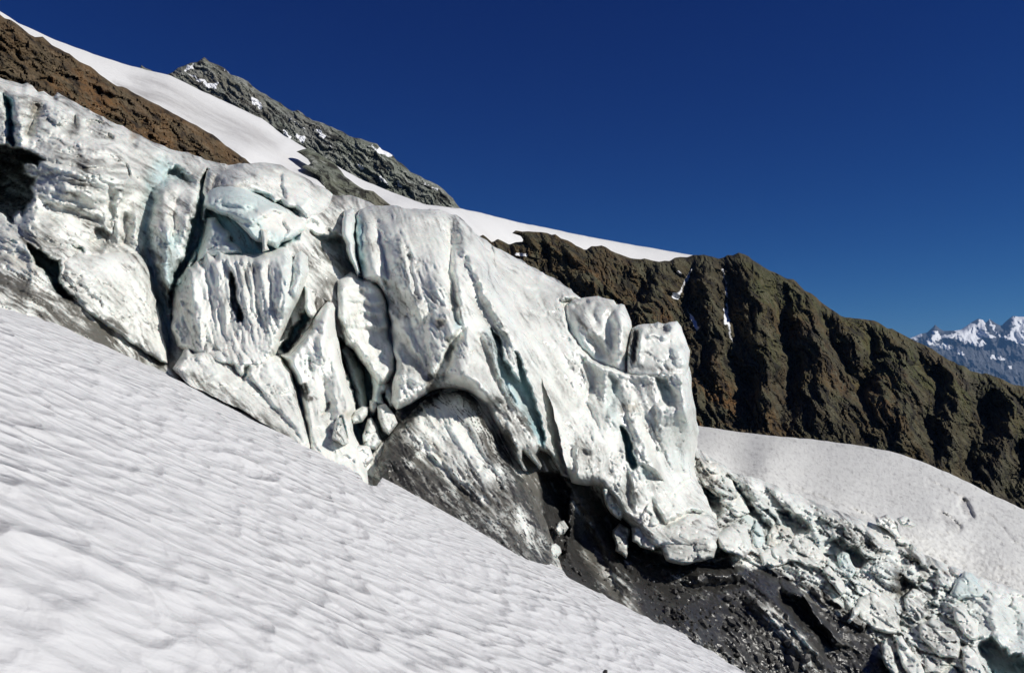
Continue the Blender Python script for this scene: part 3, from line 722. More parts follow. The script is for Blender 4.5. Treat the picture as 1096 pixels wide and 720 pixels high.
BASE_FEATS = [
    # upper left wall
    ('R', [(6, 100), (10, 125), (12, 150), (15, 160)], 3.2, -3.2), ('R', [(42, 108), (38, 125), (28, 148)], 4.5, -1.6), ('R', [(18, 110), (24, 135), (22, 155)], 6, 0.8),
    ('P', [(47, 116), (60, 114), (72, 119), (72, 132), (60, 134), (50, 128)], 0.9, 2.5, 0.02, 0.0), ('R', [(78, 120), (82, 136)], 3, -1.3), ('P', [(91, 127), (108, 130), (106, 136), (92, 136)], -1.6, 2),
    ('S', [(0, 96), (30, 104), (62, 114), (90, 124), (120, 140), (150, 152), (172, 160)], 2.5, 1.0, 26),
    ('S', [(18, 174), (48, 173), (74, 181), (104, 185), (138, 190), (150, 196)], 2.5, 2.0, 45),
    ('S', [(30, 160), (60, 165), (92, 172), (120, 176)], 6, 0.6, 14), ('R', [(136, 174), (139, 192)], 2.0, -0.6), ('R', [(112, 168), (122, 172), (137, 178)], 2.5, -0.5),
    ('R', [(141, 140), (147, 148), (140, 158)], 3.5, -1.0), ('R', [(113, 144), (120, 150)], 3, -0.8),
    ('P', CAVE, -9.0, 2), ('P', CAVE2, -4.2, 2.2), ('P', [(102, 246), (112, 244), (117, 252), (114, 262), (100, 270), (98, 262)], -1.3, 3),
    ('R', [(76, 262), (90, 271)], 2.0, -0.9), ('R', [(119, 195), (121, 230), (116, 268)], 4, -0.7), ('R', [(134, 225), (134, 266)], 3, -0.8), ('R', [(144, 220), (146, 262)], 5, 0.5), ('R', [(127, 225), (126, 262)], 5, 0.4),
    ('S', [(40, 215), (70, 222), (100, 232), (118, 236)], 5, -0.7, 20), ('S', [(18, 232), (40, 226), (60, 240), (90, 256)], 3, 0.8, 26), ('S', [(0, 246), (30, 262), (60, 280)], 3, 0.8, 20),
    ('R', [(78, 150), (100, 160), (120, 158)], 5, 0.5), ('R', [(60, 200), (85, 205), (110, 215)], 7, 0.5),
    ('P', RECESS, -1.4, 7), ('P', CREV, -3.6, 2.5), ('R', [(172, 190), (190, 184), (204, 193)], 3.5, -1.4),
    ('D', [(165, 202), (178, 191), (200, 194), (216, 198), (214, 225), (204, 258), (196, 280), (188, 300), (185, 330), (181, 345), (174, 312), (163, 280), (161, 240)], 1.8, 12),
    ('R', [(176, 215), (180, 250), (178, 290)], 5, 0.5), ('R', [(190, 205), (186, 240), (184, 270)], 3.5, -0.5), ('R', [(205, 205), (200, 235), (194, 262)], 4.5, 0.5),
    ('S', [(170, 232), (182, 240), (188, 262)], 3, 0.5, 14),
    # centre
    ('P', CAVITY, -1.7, 3), ('P', [(333, 250), (352, 254), (366, 254), (374, 272), (384, 292), (392, 302), (378, 297), (362, 283), (345, 268)], -2.6, 4),
    ('R', [(320, 232), (345, 226), (365, 232)], 10, 0.5), ('S', [(318, 240), (335, 236), (352, 246), (368, 250)], 5, -1.0, 24), ('S', [(320, 215), (340, 220), (356, 222), (374, 214)], 4, 0.8, 20),
    ('P', HOLLOW, -4.6, 3), ('P', [(300, 372), (308, 362), (320, 342), (331, 330), (334, 334), (322, 356), (312, 372), (303, 379)], -2.5, 2),
    # serac F base and right mass
    ('R', [(600, 300), (612, 330), (622, 352)], 7, -1.0), ('S', [(580, 310), (578, 335)], 2, 0.6, 12), ('R', [(562, 300), (578, 330), (596, 372), (612, 420)], 6, -.2),
    # dark floor of the hollow below
    ('P', [(578, 505), (600, 508), (608, 528), (607, 575), (600, 600), (590, 590), (584, 560)], -2.6, 4),
    ('R', [(612, 520), (640, 560), (662, 600), (690, 655)], 14, 1.4), ('S', [(606, 515), (625, 550), (645, 590), (668, 640)], 3, -0.8, 16), ('R', [(640, 545), (655, 580), (680, 625)], 5, -0.9),
    ('R', [(800, 630), (825, 652), (850, 680), (875, 712)], 14, 1.4), ('R', [(808, 622), (835, 650), (865, 690), (890, 725)], 3.5, 0.6), ('R', [(836, 628), (860, 640), (880, 668), (900, 688), (914, 692)], 4, 1.3), ('P', [(832, 630), (860, 642), (880, 668), (890, 690), (860, 668), (838, 650)], -0.8, 4),
    ('R', [(735, 612), (770, 616), (800, 612)], 6, 0.8), ('R', [(700, 605), (740, 603), (790, 606)], 3, -1.0), ('R', [(715, 625), (760, 628), (800, 622)], 3, -0.8), ('R', [(722, 640), (735, 668), (760, 700)], 10, 0.8),
    # broken front on the right
    ('S', [(742, 484), (760, 490), (778, 502), (800, 512), (822, 520), (852, 532), (880, 545), (920, 560), (955, 580), (990, 600), (1030, 625), (1096, 650)], 3, 1.0, 20),
    ('R', [(792, 506), (803, 520), (812, 540), (830, 560)], 7, 1.0), ('R', [(775, 505), (790, 525), (803, 545), (818, 560), (824, 575)], 3.5, -1.6), ('R', [(762, 515), (775, 530), (790, 545)], 8, 1.0),
    ('P', [(750, 523), (762, 524), (772, 534), (774, 548), (768, 555), (758, 545)], -2.2, 2.5),
    ('P', [(832, 546), (848, 552), (864, 558), (866, 566), (850, 572), (840, 566), (833, 556)], -2.0, 2.5), ('P', [(880, 580), (900, 578), (920, 588), (928, 600), (918, 612), (900, 608), (884, 596)], -2.2, 3),
    ('R', [(822, 512), (835, 530), (848, 545), (868, 560), (880, 580), (890, 590)], 5, 1.1), ('R', [(868, 535), (890, 556), (915, 576), (935, 600), (952, 630)], 10, 1.2), ('R', [(905, 552), (930, 570), (950, 596), (960, 640)], 8, 1.0), ('R', [(920, 556), (945, 572), (965, 590)], 4, -1.2),
    ('P', [(958, 580), (975, 582), (978, 605), (962, 606)], -1.6, 2), ('P', [(962, 618), (985, 622), (980, 640), (962, 640)], -2.0, 3), ('P', [(978, 600), (1004, 610), (1000, 640), (985, 630)], -1.2, 3),
    ('P', [(1046, 690), (1060, 682), (1075, 695), (1096, 705), (1120, 740), (1070, 740), (1058, 715)], -4, 3), ('R', [(1000, 590), (1015, 610), (1030, 640)], 6, -1.2), ('S', [(1030, 610), (1050, 622), (1075, 632), (1096, 645)], 3, 1.2, 26),
    ('R', [(1060, 640), (1065, 665), (1075, 690)], 7, 0.8), ('R', [(1078, 640), (1086, 665), (1092, 690)], 6, -0.6), ('P', [(1088, 605), (1110, 598), (1110, 615), (1090, 615)], -1.5, 2),
]
DIRT = [([(745, 490), (860, 530), (960, 580), (1180, 660), (1180, 800), (980, 800), (940, 700), (870, 630), (790, 590)], .28, 10),  # grit lying in or on the ice; also a darker tone over the cave
    ([(-70, 70), (0, 84), (60, 100), (140, 140), (230, 172), (225, 182), (150, 152), (70, 118), (0, 96), (-70, 84)], 0.42, 5),
    ([(36, 106), (46, 104), (42, 130), (30, 152), (24, 150)], 0.6, 4), ([(75, 122), (85, 122), (84, 142), (72, 146)], 0.6, 4),
    (CAVE, 0.5, 4), ([(8, 150), (30, 156), (45, 170), (40, 176), (20, 172)], 0.9, 4), (CAVE2, 0.35, 3),
    ([(40, 140), (90, 150), (120, 170), (90, 178), (50, 168)], 0.42, 10), ([(40, 205), (100, 215), (115, 235), (60, 250), (38, 230)], 0.36, 10), ([(90, 240), (116, 244), (116, 268), (95, 272)], 0.6, 5),
    ([(-70, 270), (0, 278), (50, 300), (110, 340), (170, 380), (190, 395), (150, 388), (60, 350), (0, 318), (-70, 300)], 0.85, 7),
    ([(160, 170), (176, 162), (184, 172), (165, 185)], 0.5, 4), ([(205, 180), (225, 178), (228, 200), (208, 240), (198, 262), (200, 230)], 0.5, 6),
    ([(330, 190), (356, 207), (376, 208), (400, 220), (370, 232), (335, 215)], 0.36, 8), ([(306, 255), (335, 262), (360, 290), (364, 330), (345, 335), (330, 290)], 0.5, 8), ([(338, 300), (362, 305), (362, 340), (340, 335)], 0.62, 6),
    (HOLLOW, 0.45, 6), ([(392, 432), (430, 425), (460, 418), (420, 470), (395, 480)], 0.9, 6),
    ([(520, 262), (560, 285), (620, 330), (600, 340), (560, 310)], 0.28, 10), ([(600, 380), (640, 395), (632, 440), (612, 430)], 0.34, 10),
    ([(560, 470), (600, 500), (640, 525), (690, 590), (770, 600), (820, 612), (860, 625), (915, 660), (945, 690), (980, 760), (560, 760)], 1.0, 8),
    ([(742, 486), (760, 495), (775, 530), (760, 550), (745, 520)], 0.6, 6), ([(775, 505), (800, 530), (825, 575), (812, 580), (795, 550)], 0.55, 6), ([(890, 550), (935, 575), (965, 605), (950, 610), (915, 580)], 0.45, 8), ([(955, 575), (1000, 600), (990, 650), (955, 640)], 0.6, 8), ([(990, 600), (1040, 620), (1030, 640), (1000, 640)], 0.4, 8),
]
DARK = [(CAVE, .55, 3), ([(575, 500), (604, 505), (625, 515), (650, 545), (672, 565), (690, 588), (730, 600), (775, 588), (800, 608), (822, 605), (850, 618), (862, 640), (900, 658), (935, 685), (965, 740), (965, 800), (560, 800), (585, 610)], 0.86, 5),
        ([(580, 505), (606, 508), (607, 580), (590, 590)], 0.95, 5), ([(830, 630), (860, 645), (895, 690), (930, 700), (950, 730), (900, 700), (850, 665)], 0.9, 5), ([(690, 590), (740, 602), (800, 612), (815, 626), (760, 620), (700, 606)], 0.85, 4),
        ([(690, 650), (740, 660), (800, 690), (860, 740), (720, 740)], 0.80, 8), ([(612, 530), (640, 570), (660, 610), (690, 660), (670, 660), (625, 600)], 0.34, 6), ([(800, 632), (830, 650), (870, 690), (880, 720), (850, 700), (815, 665)], 0.28, 5),
        ([(450, 412), (480, 414), (470, 425), (420, 470), (405, 475), (430, 440)], 0.8, 4)]
BLUE = [([(4, 100), (14, 104), (16, 158), (9, 150)], 0.9, 2), (RECESS, 0.42, 6), (CREV, 0.6, 3), ([(165, 250), (195, 250), (186, 330), (182, 390), (172, 340)], 0.38, 8), (CAVITY, 0.9, 4), (HOLLOW, 0.5, 5), ([(300, 372), (331, 330), (334, 334), (303, 379)], 0.9, 2.5),
        ([(335, 252), (366, 254), (392, 302), (378, 297)], 0.25, 4), ([(832, 546), (864, 558), (866, 566), (850, 572), (838, 566)], 0.75, 3), ([(880, 580), (900, 578), (928, 600), (918, 612), (884, 596)], 0.6, 4), ([(750, 523), (764, 524), (774, 536), (760, 536)], 0.5, 3), ([(1046, 690), (1096, 705), (1120, 740), (1070, 740)], 0.7, 4), ([(1040, 640), (1100, 660), (1100, 700), (1060, 690)], 0.25, 8), (CAVE, 0.35, 4), (CAVE2, 0.5, 4), ([(760, 500), (850, 540), (960, 600), (1090, 650), (1090, 720), (960, 690), (860, 620), (780, 560)], .12, 14)]
TAN = [([(0, 276), (30, 268), (62, 278), (50, 290), (20, 290)], 0.35, 5), ([(30, 112), (42, 108), (40, 130)], 0.5, 3), ([(138, 140), (150, 146), (140, 152)], 0.6, 3), ([(335, 205), (372, 208), (380, 216), (350, 220)], 0.35, 5)]
DEFAULT_DIRT = 0.40

def warp(x, y, a1=3.6, a2=1.3):
    xa, ya = wp2(x, y, 15, a1, 61.0)
    return wp2(xa, ya, 5, a2, 77.0)

def ice_noise(x, y, d, rough_=1.0, streak=1.0, facet=0.0, fs=0.55, seed=0.0):
    P = W(x, y, d)
    n = 0.34 * fbm(P * 0.24 + seed, 2) + 0.06 * fbm(P * 0.8 + seed, 3)
    c1 = pn(P * np.array([0.7, 0.7, 0.5]) + seed + 3.3) + 0.35 * pn(P * 2.1 + seed); c2 = pn(P * 1.5 + seed + 8.1) + 0.35 * pn(P * 4.0)
    n = n - 0.22 * np.exp(-(c1 / 0.035) ** 2) * sm(-.1, .4, pn(P * 0.4 + 5 + seed)) - 0.10 * np.exp(-(c2 / 0.05) ** 2) * sm(-.1, .4, pn(P * 0.5 + 15 + seed))
    r = rough_ * (n + 0.025 * ridged(P * 2.6 + seed, 3) + 0.02 * fbm(P * 6.0 + seed, 2))
    if streak:
        r = r + streak * (0.17 * streak_field(x, y, 110, 9, 1.0 + seed) + 0.24 * sm(-.4, .4, N2(x, y, 40, 9.0 + seed, 2)) * (streak_field(x, y, 70, 3.8, 5.0 + seed, 3, True) - .5) + 0.34 * sm(-.1, .5, N2(x, y, 60, 19.0 + seed, 2)) * (np.clip(streak_field(x, y, 85, 8, 8.0 + seed, 3, True), 0, 1.2) ** 2 - .3))
    if facet is not 0:
        wv = 0.5 * np.stack([fbm(P * 0.5 + 3, 3), fbm(P * 0.5 + 13, 3), fbm(P * 0.5 + 23, 3)], -1)
        for sc, am in ((fs, 1.0), (fs * 2.3, 0.42)):
            f1, f2, hid, vec = worley(P * sc + wv, int(seed) + 2, 0.95)
            dirv = _G[(hid * 7 + 3) % 512]
            v = (np.einsum('ij,ij->i', vec, dirv) * 0.9 + (hid / 512.0 - .5) * 0.8)
            v = v - 0.5 * np.exp(-((f2 - f1) / 0.06) ** 2)
            r = r + facet * am * v
    return r

def dirt_mod(x, y, base, seed=0.0):
    s1 = streak_field(x, y, 120, 8, 11.0 + seed, 5); s2 = streak_field(x, y, 60, 2.6, 21.0 + seed); s3 = N2(x, y, 34, 31.0 + seed, 5)
    ln = np.exp(-(streak_field(x, y, 150, 12, 51.0 + seed, 3) / 0.035) ** 2) + 0.7 * np.exp(-(streak_field(x, y, 70, 6, 57.0 + seed, 3) / 0.045) ** 2)
    gate = sm(-.15, .45, N2(x, y, 45, 61.0 + seed, 3))
    m = 0.75 + 0.9 * s1 + 0.7 * s2 + 0.7 * s3
    return np.clip(base * m + 0.48 * ln * gate * np.clip(base * 2.2, .3, 1) + 0.2 * sm(.35, .9, s2 + .6 * s3), 0, 1.2)

def grit_lines(x, y, seed):
    return np.clip(sm(.60, .82, streak_field(x, y, 150, 4.0, seed, 4, True)) + .45 * sm(.60, .80, streak_field(x, y, 90, 2.6, seed + 3, 3, True)), 0, 1)

def base_fn(x, y):
    xw, yw = warp(x, y)
    d = D0(x, y)
    f = feat(xw, yw, BASE_FEATS)
    fac = paint(x, y, [([(742, 484), (800, 512), (900, 555), (1096, 640), (1180, 680), (1180, 800), (980, 800), (930, 690), (870, 640), (800, 605), (770, 580), (745, 540)], 0.95, 10), ([(560, 520), (690, 600), (820, 620), (940, 690), (960, 800), (560, 800)], 0.08, 8), ([(1030, 620), (1180, 690), (1180, 800), (1090, 800), (1050, 690)], 0.25, 12), (CAVE, .5, 4), ([(0, 100), (110, 125), (100, 150), (20, 160)], 0.25, 8)], 0.10)
    nz = ice_noise(x, y, d, 1.0, 1.0, fac, 0.7)
    deb = paint(x, y, [([(575, 505), (620, 520), (690, 595), (815, 612), (860, 640), (940, 690), (975, 800), (560, 800)], 1.0, 10)])
    P = W(x, y, d)
    nz = nz + deb * (0.07 * facets(P * 1.6, 2) + 0.06 * facets(P * 3.6, 3) + 0.06 * fbm(P * 3.0, 3) + 0.22 * streak_field(x, y, 60, 9, 71.0))
    dd = d - f - nz
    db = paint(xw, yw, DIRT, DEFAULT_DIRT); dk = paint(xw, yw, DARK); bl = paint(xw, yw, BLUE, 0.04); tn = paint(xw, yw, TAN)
    gl = grit_lines(x, y, 81.0)
    pale = paint(x, y, [([(604, 520), (640, 545), (670, 600), (694, 662), (672, 660), (630, 600)], .75, 8), ([(800, 630), (830, 650), (872, 690), (884, 722), (848, 702), (812, 660)], .85, 6), ([(836, 630), (880, 662), (914, 692), (900, 692), (866, 662)], .8, 3)], .40)
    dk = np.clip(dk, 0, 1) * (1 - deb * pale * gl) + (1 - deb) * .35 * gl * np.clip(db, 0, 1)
    s = streak_field(x, y, 80, 7, 41.0)
    s_2 = streak_field(x, y, 30, 3.0, 45.0)
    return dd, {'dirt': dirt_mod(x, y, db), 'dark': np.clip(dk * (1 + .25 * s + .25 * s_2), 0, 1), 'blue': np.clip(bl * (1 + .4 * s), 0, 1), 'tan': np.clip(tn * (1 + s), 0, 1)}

ICE_OUT = [(-300, -10), (-90, 60), (-40, 74), (0, 83), (18, 89), (24, 91), (30, 89), (35, 92), (40, 98), (47, 97), (53, 101), (57, 104), (61, 99), (66, 103), (75, 108), (88, 115), (100, 121), (116, 128), (135, 137), (150, 146), (160, 151), (185, 160), (205, 166), (225, 172), (245, 176), (262, 176), (285, 175), (300, 178), (318, 186), (332, 194), (345, 200), (356, 207),
           (366, 209), (376, 207), (388, 213), (400, 219), (420, 220), (440, 224), (470, 224), (488, 231), (500, 240), (512, 252), (525, 261), (545, 271), (580, 291), (612, 310), (630, 330), (660, 345), (690, 360), (725, 370), (735, 400), (740, 450), (742, 478, .4), (755, 484, .6), (770, 494, .6), (785, 504, .6), (800, 509, .6), (822, 516, .6), (850, 527, .6), (880, 540, .6), (905, 549, .6), (930, 558, .6), (950, 566, .6), (970, 576, .6),
           (990, 594, .6), (1010, 602, .6), (1040, 614, .6), (1070, 624, .6), (1096, 632, .6), (1180, 668, .6), (1180, 800, 0), (760, 800, 0), (580, 660, 0), (400, 560, 0), (200, 450, 0), (-90, 340, 0), (-300, 230, 0)]
ICE_OUT = [p if len(p) == 3 else (*p, 1) for p in ICE_OUT]
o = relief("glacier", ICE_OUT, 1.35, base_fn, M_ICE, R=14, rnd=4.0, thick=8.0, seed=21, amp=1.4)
tag(o, 'grey white icefall with dirt bands and blue crevasses', kind='structure')

# ------------------------------------------------------------------ single seracs and blocks
def serac(name, label, cat, outline, off, R=10, rnd=None, thick=3.0, gx=0.0, gy=0.0, feats=(), dirt=0.12, dirt_shade=(), dark=0.0, darks=(), blue=0.05, blues=(), tan=0.0, tans=(), lines=0.25, rgh=0.8, streak=0.8, facet=0.12, fs=0.6, amp=1.1, step=1.35, seed=1.0, group=None, dfix=None, kind=None, shape=0.5):
    c = np.mean(np.asarray([p[:2] for p in outline], float), 0)
    def fn(x, y):
        xw, yw = warp(x, y, 2.2, 0.9)
        d = (D0(x, y) if dfix is None else np.full(len(x), float(dfix))) - off - gx * (x - c[0]) - gy * (y - c[1])
        nz = ice_noise(x, y, d, rgh, streak, facet, fs, seed)
        f = feat(xw, yw, feats)
        s = streak_field(x, y, 60, 5, 41.0 + seed)
        s_2 = streak_field(x, y, 30, 2.6, 45.0 + seed)
        dkk = np.clip(paint(xw, yw, darks, dark) * (1 + .4 * s + .4 * s_2) + lines * grit_lines(x, y, seed + 81.0) * np.clip(.25 + 1.2 * paint(xw, yw, dirt_shade, dirt), 0, 1), 0, 1)
        return d - f - nz, {'dirt': dirt_mod(x, y, paint(xw, yw, dirt_shade, dirt), seed), 'dark': dkk, 'blue': np.clip(paint(xw, yw, blues, blue) * (1 + .4 * s), 0, 1), 'tan': np.clip(paint(xw, yw, tans, tan) * (1 + s), 0, 1)}
    if rnd is None: rnd = abs(off) + 0.3
    o = relief(name, outline, step, fn, M_ICE, R=R, rnd=rnd, thick=thick, seed=seed, amp=amp, shape=shape)
    tag(o, label, cat, group, kind)
    return o
serac('ice_slab', 'smooth sloping slab of clean ice beside the dark slot at far left', 'ice block',
      [(62, 277), (70, 270), (80, 269), (100, 272), (125, 270), (148, 272), (157, 283), (164, 310), (171, 340), (177, 370), (179, 389), (172, 388), (150, 374), (120, 353), (100, 341), (82, 326), (70, 306), (64, 298)], 1.3, R=10, gx=0.012, gy=0.0, dirt=0.34,
      feats=[('R', [(80, 300), (110, 330), (150, 365)], 6, -0.35), ('R', [(60, 300), (72, 318), (80, 326)], 3, -.5), ('S', [(165, 300), (170, 340), (176, 380)], 4, -0.5, 12)], dirt_shade=[([(78, 312), (100, 338), (140, 362), (172, 385), (150, 360), (120, 335)], 0.5, 5)], seed=3, facet=0.15)
serac('overhang_serac', 'dirty rounded ice lip overhanging the turquoise cavity', 'serac',
      [(221, 183), (227, 181), (234, 184), (245, 181), (262, 175), (285, 174), (300, 177), (318, 185), (332, 193), (345, 201), (356, 208), (352, 222), (342, 231), (330, 236), (316, 224), (306, 222), (300, 214), (294, 217), (288, 210), (272, 206), (250, 208), (235, 213), (222, 218), (217, 205)], 1.5, R=9, rnd=1.8, gx=0.012, gy=-0.006, dirt=0.30, streak=1.1,
      feats=[('R', [(240, 196), (270, 190), (300, 192)], 9, 0.6), ('S', [(304, 182), (302, 196), (306, 212)], 2, -0.8, 16), ('R', [(232, 186), (228, 200), (224, 214)], 3, -1.0), ('R', [(238, 190), (234, 204), (230, 214)], 3, -0.6), ('P', [(304, 196), (325, 196), (334, 214), (326, 226), (306, 214)], 0.5, 4, 0.03)],
      dirt_shade=[([(222, 184), (238, 184), (236, 214), (220, 216)], 0.62, 5), ([(262, 176), (300, 178), (300, 190), (260, 192)], 0.42, 6), ([(304, 198), (325, 198), (334, 220), (312, 220)], 0.03, 5)], blues=[([(240, 207), (272, 204), (290, 208), (290, 214), (240, 214)], 0.5, 3)], tans=[([(234, 200), (260, 198), (262, 206), (236, 208)], .35, 4)], seed=4)
serac('ice_shelf', 'bright melted shelf of ice hanging inside the turquoise cavity', 'ice block',
      [(218, 220), (221, 207), (232, 199), (246, 196), (259, 199), (273, 206), (286, 213), (298, 220), (314, 226), (330, 234), (328, 246), (314, 256), (303, 260), (297, 266), (286, 262), (274, 258), (268, 254), (260, 245), (252, 238), (242, 232), (232, 229)], 1.5, R=8, rnd=2.4, thick=2.0, gx=-0.006, dirt=0.10, blue=0.30, blues=[([(276, 226), (300, 224), (330, 236), (326, 246), (300, 250), (284, 244)], 0.0, 5)], rgh=.8, streak=.3, facet=.16, fs=.7, feats=[('S', [(252, 236), (268, 244), (278, 258)], 2.5, .6, 14), ('S', [(318, 228), (292, 226), (276, 236), (268, 246)], 3, .8, 22), ('R', [(300, 232), (306, 246), (300, 258)], 3, -.6), ('R', [(236, 220), (262, 226), (280, 222)], 4, -.5)], seed=5)
serac('ice_bulge', 'rounded pale blue bulge at the left of the turquoise cavity', 'ice block',
      [(221, 233), (230, 232), (240, 244), (247, 250), (246, 258), (258, 263), (262, 272), (240, 277), (222, 280), (212, 284), (206, 292), (214, 262), (218, 246)], 0.2, R=9, rnd=2.6, thick=2.0, dirt=0.04, blue=0.20, rgh=.8, streak=.3, facet=.15, fs=.9, seed=6)
serac('ice_pillar', 'thin dirty ice stub propped below the bright hanging shelf', 'ice block', [(278, 245), (287, 246), (286, 262), (288, 268), (281, 269), (280, 258)], 1.9, R=4, rnd=1.2, thick=1.0, dirt=.15, tan=.35, seed=7, streak=.3)
serac('fluted_serac', 'fluted wall of upright white ice ribs with a dark vertical crack', 'serac',
      [(184, 318), (186, 308), (192, 305), (199, 287), (205, 285), (211, 279), (217, 283), (221, 269), (226, 273), (229, 276), (234, 268), (240, 271), (252, 272), (262, 271), (272, 273), (285, 270), (298, 266), (304, 264), (310, 266), (313, 278), (316, 271), (322, 268), (329, 275), (331, 290), (326, 310), (318, 325), (311, 340), (304, 354), (297, 374), (292, 384), (285, 395), (255, 395), (232, 390), (212, 380), (200, 378), (190, 372), (183, 352)], 2.4, R=8, rnd=3.0, gy=0.01, dirt=0.2, streak=1.3, facet=0.05,
      feats=[('R', [(206, 285), (205, 310), (212, 345), (220, 375)], 8, 0.6), ('S', [(208, 282), (202, 310), (208, 350), (216, 372)], 4, -1.2, -40) if False else ('P', [(180, 300), (202, 284), (204, 310), (210, 350), (214, 380), (190, 380)], -0.6, 5, 0.05),
             ('R', [(220, 278), (222, 300), (230, 340)], 2.4, -.3), ('R', [(232, 275), (236, 300), (244, 345)], 4, .18), ('P', [(246, 290), (249, 292), (253, 318), (260, 342), (254, 344), (249, 325)], -1.9, 1.5), ('R', [(256, 275), (259, 310), (268, 350)], 4, .2), ('R', [(271, 274), (273, 310), (282, 355)], 2.4, -.28), ('R', [(279, 274), (282, 310), (290, 350)], 4, .25),
             ('R', [(288, 275), (290, 310), (296, 345)], 2.4, -.3), ('R', [(302, 272), (304, 300), (302, 340)], 7, .7), ('R', [(313.5, 275), (312, 300), (310, 312)], 2.2, -.6), ('R', [(322, 275), (322, 295), (314, 320)], 6, .8), ('R', [(240, 278), (243, 290), (246, 300)], 3, -.3), ('R', [(264, 276), (264, 300), (268, 320)], 2.4, -.3)],
      dirt_shade=[([(184, 300), (200, 290), (206, 330), (212, 372), (190, 375)], 0.40, 6), ([(246, 288), (250, 290), (260, 344), (252, 344)], .8, 2)], blues=[([(298, 266), (331, 275), (318, 325), (300, 340)], .14, 8)], seed=8)  # first patch greys the left-facing side: its shade put into the colour
serac('ice_ledge', 'white striped ice ledge at the foot of the fluted wall', 'ice block',
      [(184, 394), (190, 386), (196, 374), (201, 371), (206, 377), (214, 374), (219, 362), (228, 364), (240, 362), (252, 348), (258, 344), (264, 348), (276, 360), (290, 378), (302, 384), (312, 398), (318, 420), (325, 445), (334, 472), (332, 482, 0), (318, 476, 0), (285, 455, 0), (255, 437, 0), (225, 422, 0), (200, 410, 0)], 3.4, R=7, rnd=3.6, gy=0.012, gx=-0.004, lines=.6, dirt=0.26,
      feats=[('R', [(272, 358), (268, 380), (262, 402), (258, 410)], 2, -.9), ('S', [(222, 364), (250, 390), (280, 420), (325, 468)], 3, -.6, 24), ('R', [(240, 385), (262, 408)], 2.2, -.6), ('R', [(262, 400), (280, 420)], 2.2, -.5), ('R', [(210, 378), (222, 392), (236, 404)], 6, .4)],
      dirt_shade=[([(186, 396), (215, 400), (260, 430), (332, 478), (300, 468), (240, 434), (200, 412)], 0.62, 4), ([(230, 372), (250, 390), (300, 440), (328, 470), (320, 472), (270, 425), (236, 390)], 0.34, 4)], seed=9, facet=.17)
serac('leaning_slab', 'bright sunlit slab of ice leaning against the central slope', 'ice block',
      [(344, 329), (350, 323), (356, 323), (359, 330), (359, 345), (361, 360), (366, 388), (372, 408), (380, 430), (381, 440), (376, 446), (378, 460), (384, 474), (391, 490), (394, 520, 0), (372, 512, 0), (352, 504, 0), (334, 494, 0), (326, 448), (318, 414), (308, 388), (298, 380), (308, 376), (318, 366), (328, 352), (337, 338)], 3.2, R=9, rnd=3.6, gx=0.012, dirt=0.17, streak=.6,
      feats=[('R', [(350, 335), (346, 365), (345, 390)], 6, .5), ('P', [(319, 411), (327, 410), (330, 420), (326, 426), (320, 420)], -1.0, 2), ('R', [(345, 400), (352, 440), (356, 470)], 6, -.6), ('R', [(330, 380), (334, 400)], 3, -.4), ('R', [(345, 445), (354, 430)], 2, -.7), ('S', [(312, 380), (326, 410), (332, 440), (336, 470)], 3, .6, 14), ('P', [(358, 450), (366, 444), (372, 468), (366, 470)], -.8, 2)],
      dirt_shade=[([(318, 410), (328, 409), (332, 424), (340, 428), (326, 430)], .9, 2), ([(335, 440), (355, 434), (372, 466), (360, 470)], .35, 4), ([(326, 340), (336, 336), (334, 352), (327, 352)], .9, 2.5)], tans=[([(326, 340), (336, 336), (334, 352), (327, 352)], .8, 2.5), ([(362, 440), (380, 438), (372, 450)], .4, 3)], seed=10)
serac('ice_splinter', 'small upright ice splinter beside the last white rib', 'ice block', [(327, 306), (333, 308), (336, 322), (338, 334), (335, 341), (329, 338), (325, 330)], 2.0, R=4, rnd=2.0, thick=1.2, dirt=.05, seed=11, streak=.3)
serac('ribbed_serac', 'ribbed greyish ice knob in the middle of the icefall', 'serac',
      [(360, 300), (366, 296), (371, 293), (375, 290), (380, 294), (388, 298), (396, 296), (401, 299), (405, 304), (411, 315), (415, 328), (417, 345), (418, 362), (424, 380), (424, 400), (414, 412), (404, 414), (396, 402), (388, 388), (378, 374), (370, 370), (364, 356), (361, 340), (361, 320)], 2.2, R=10, rnd=2.8, dirt=0.24, streak=0.3,
      feats=[('S', [(360, 348), (380, 350), (400, 352), (416, 352)], 3, -.6, 20)] + [('R', [(364 + k, 308 + 7 * k * 0.9), (385, 306 + 7 * k * .9), (414, 312 + 7 * k * .9)], 2.6, (-1) ** k * .22) for k in range(7)] + [('R', [(384, 305), (390, 330), (388, 350)], 6, -.4), ('R', [(380, 372), (395, 390), (400, 408)], 6, .5)], dirt_shade=[([(374, 318), (392, 318), (392, 340), (376, 340)], .42, 6), ([(362, 340), (384, 340), (384, 346), (364, 350)], .5, 4)], seed=12)
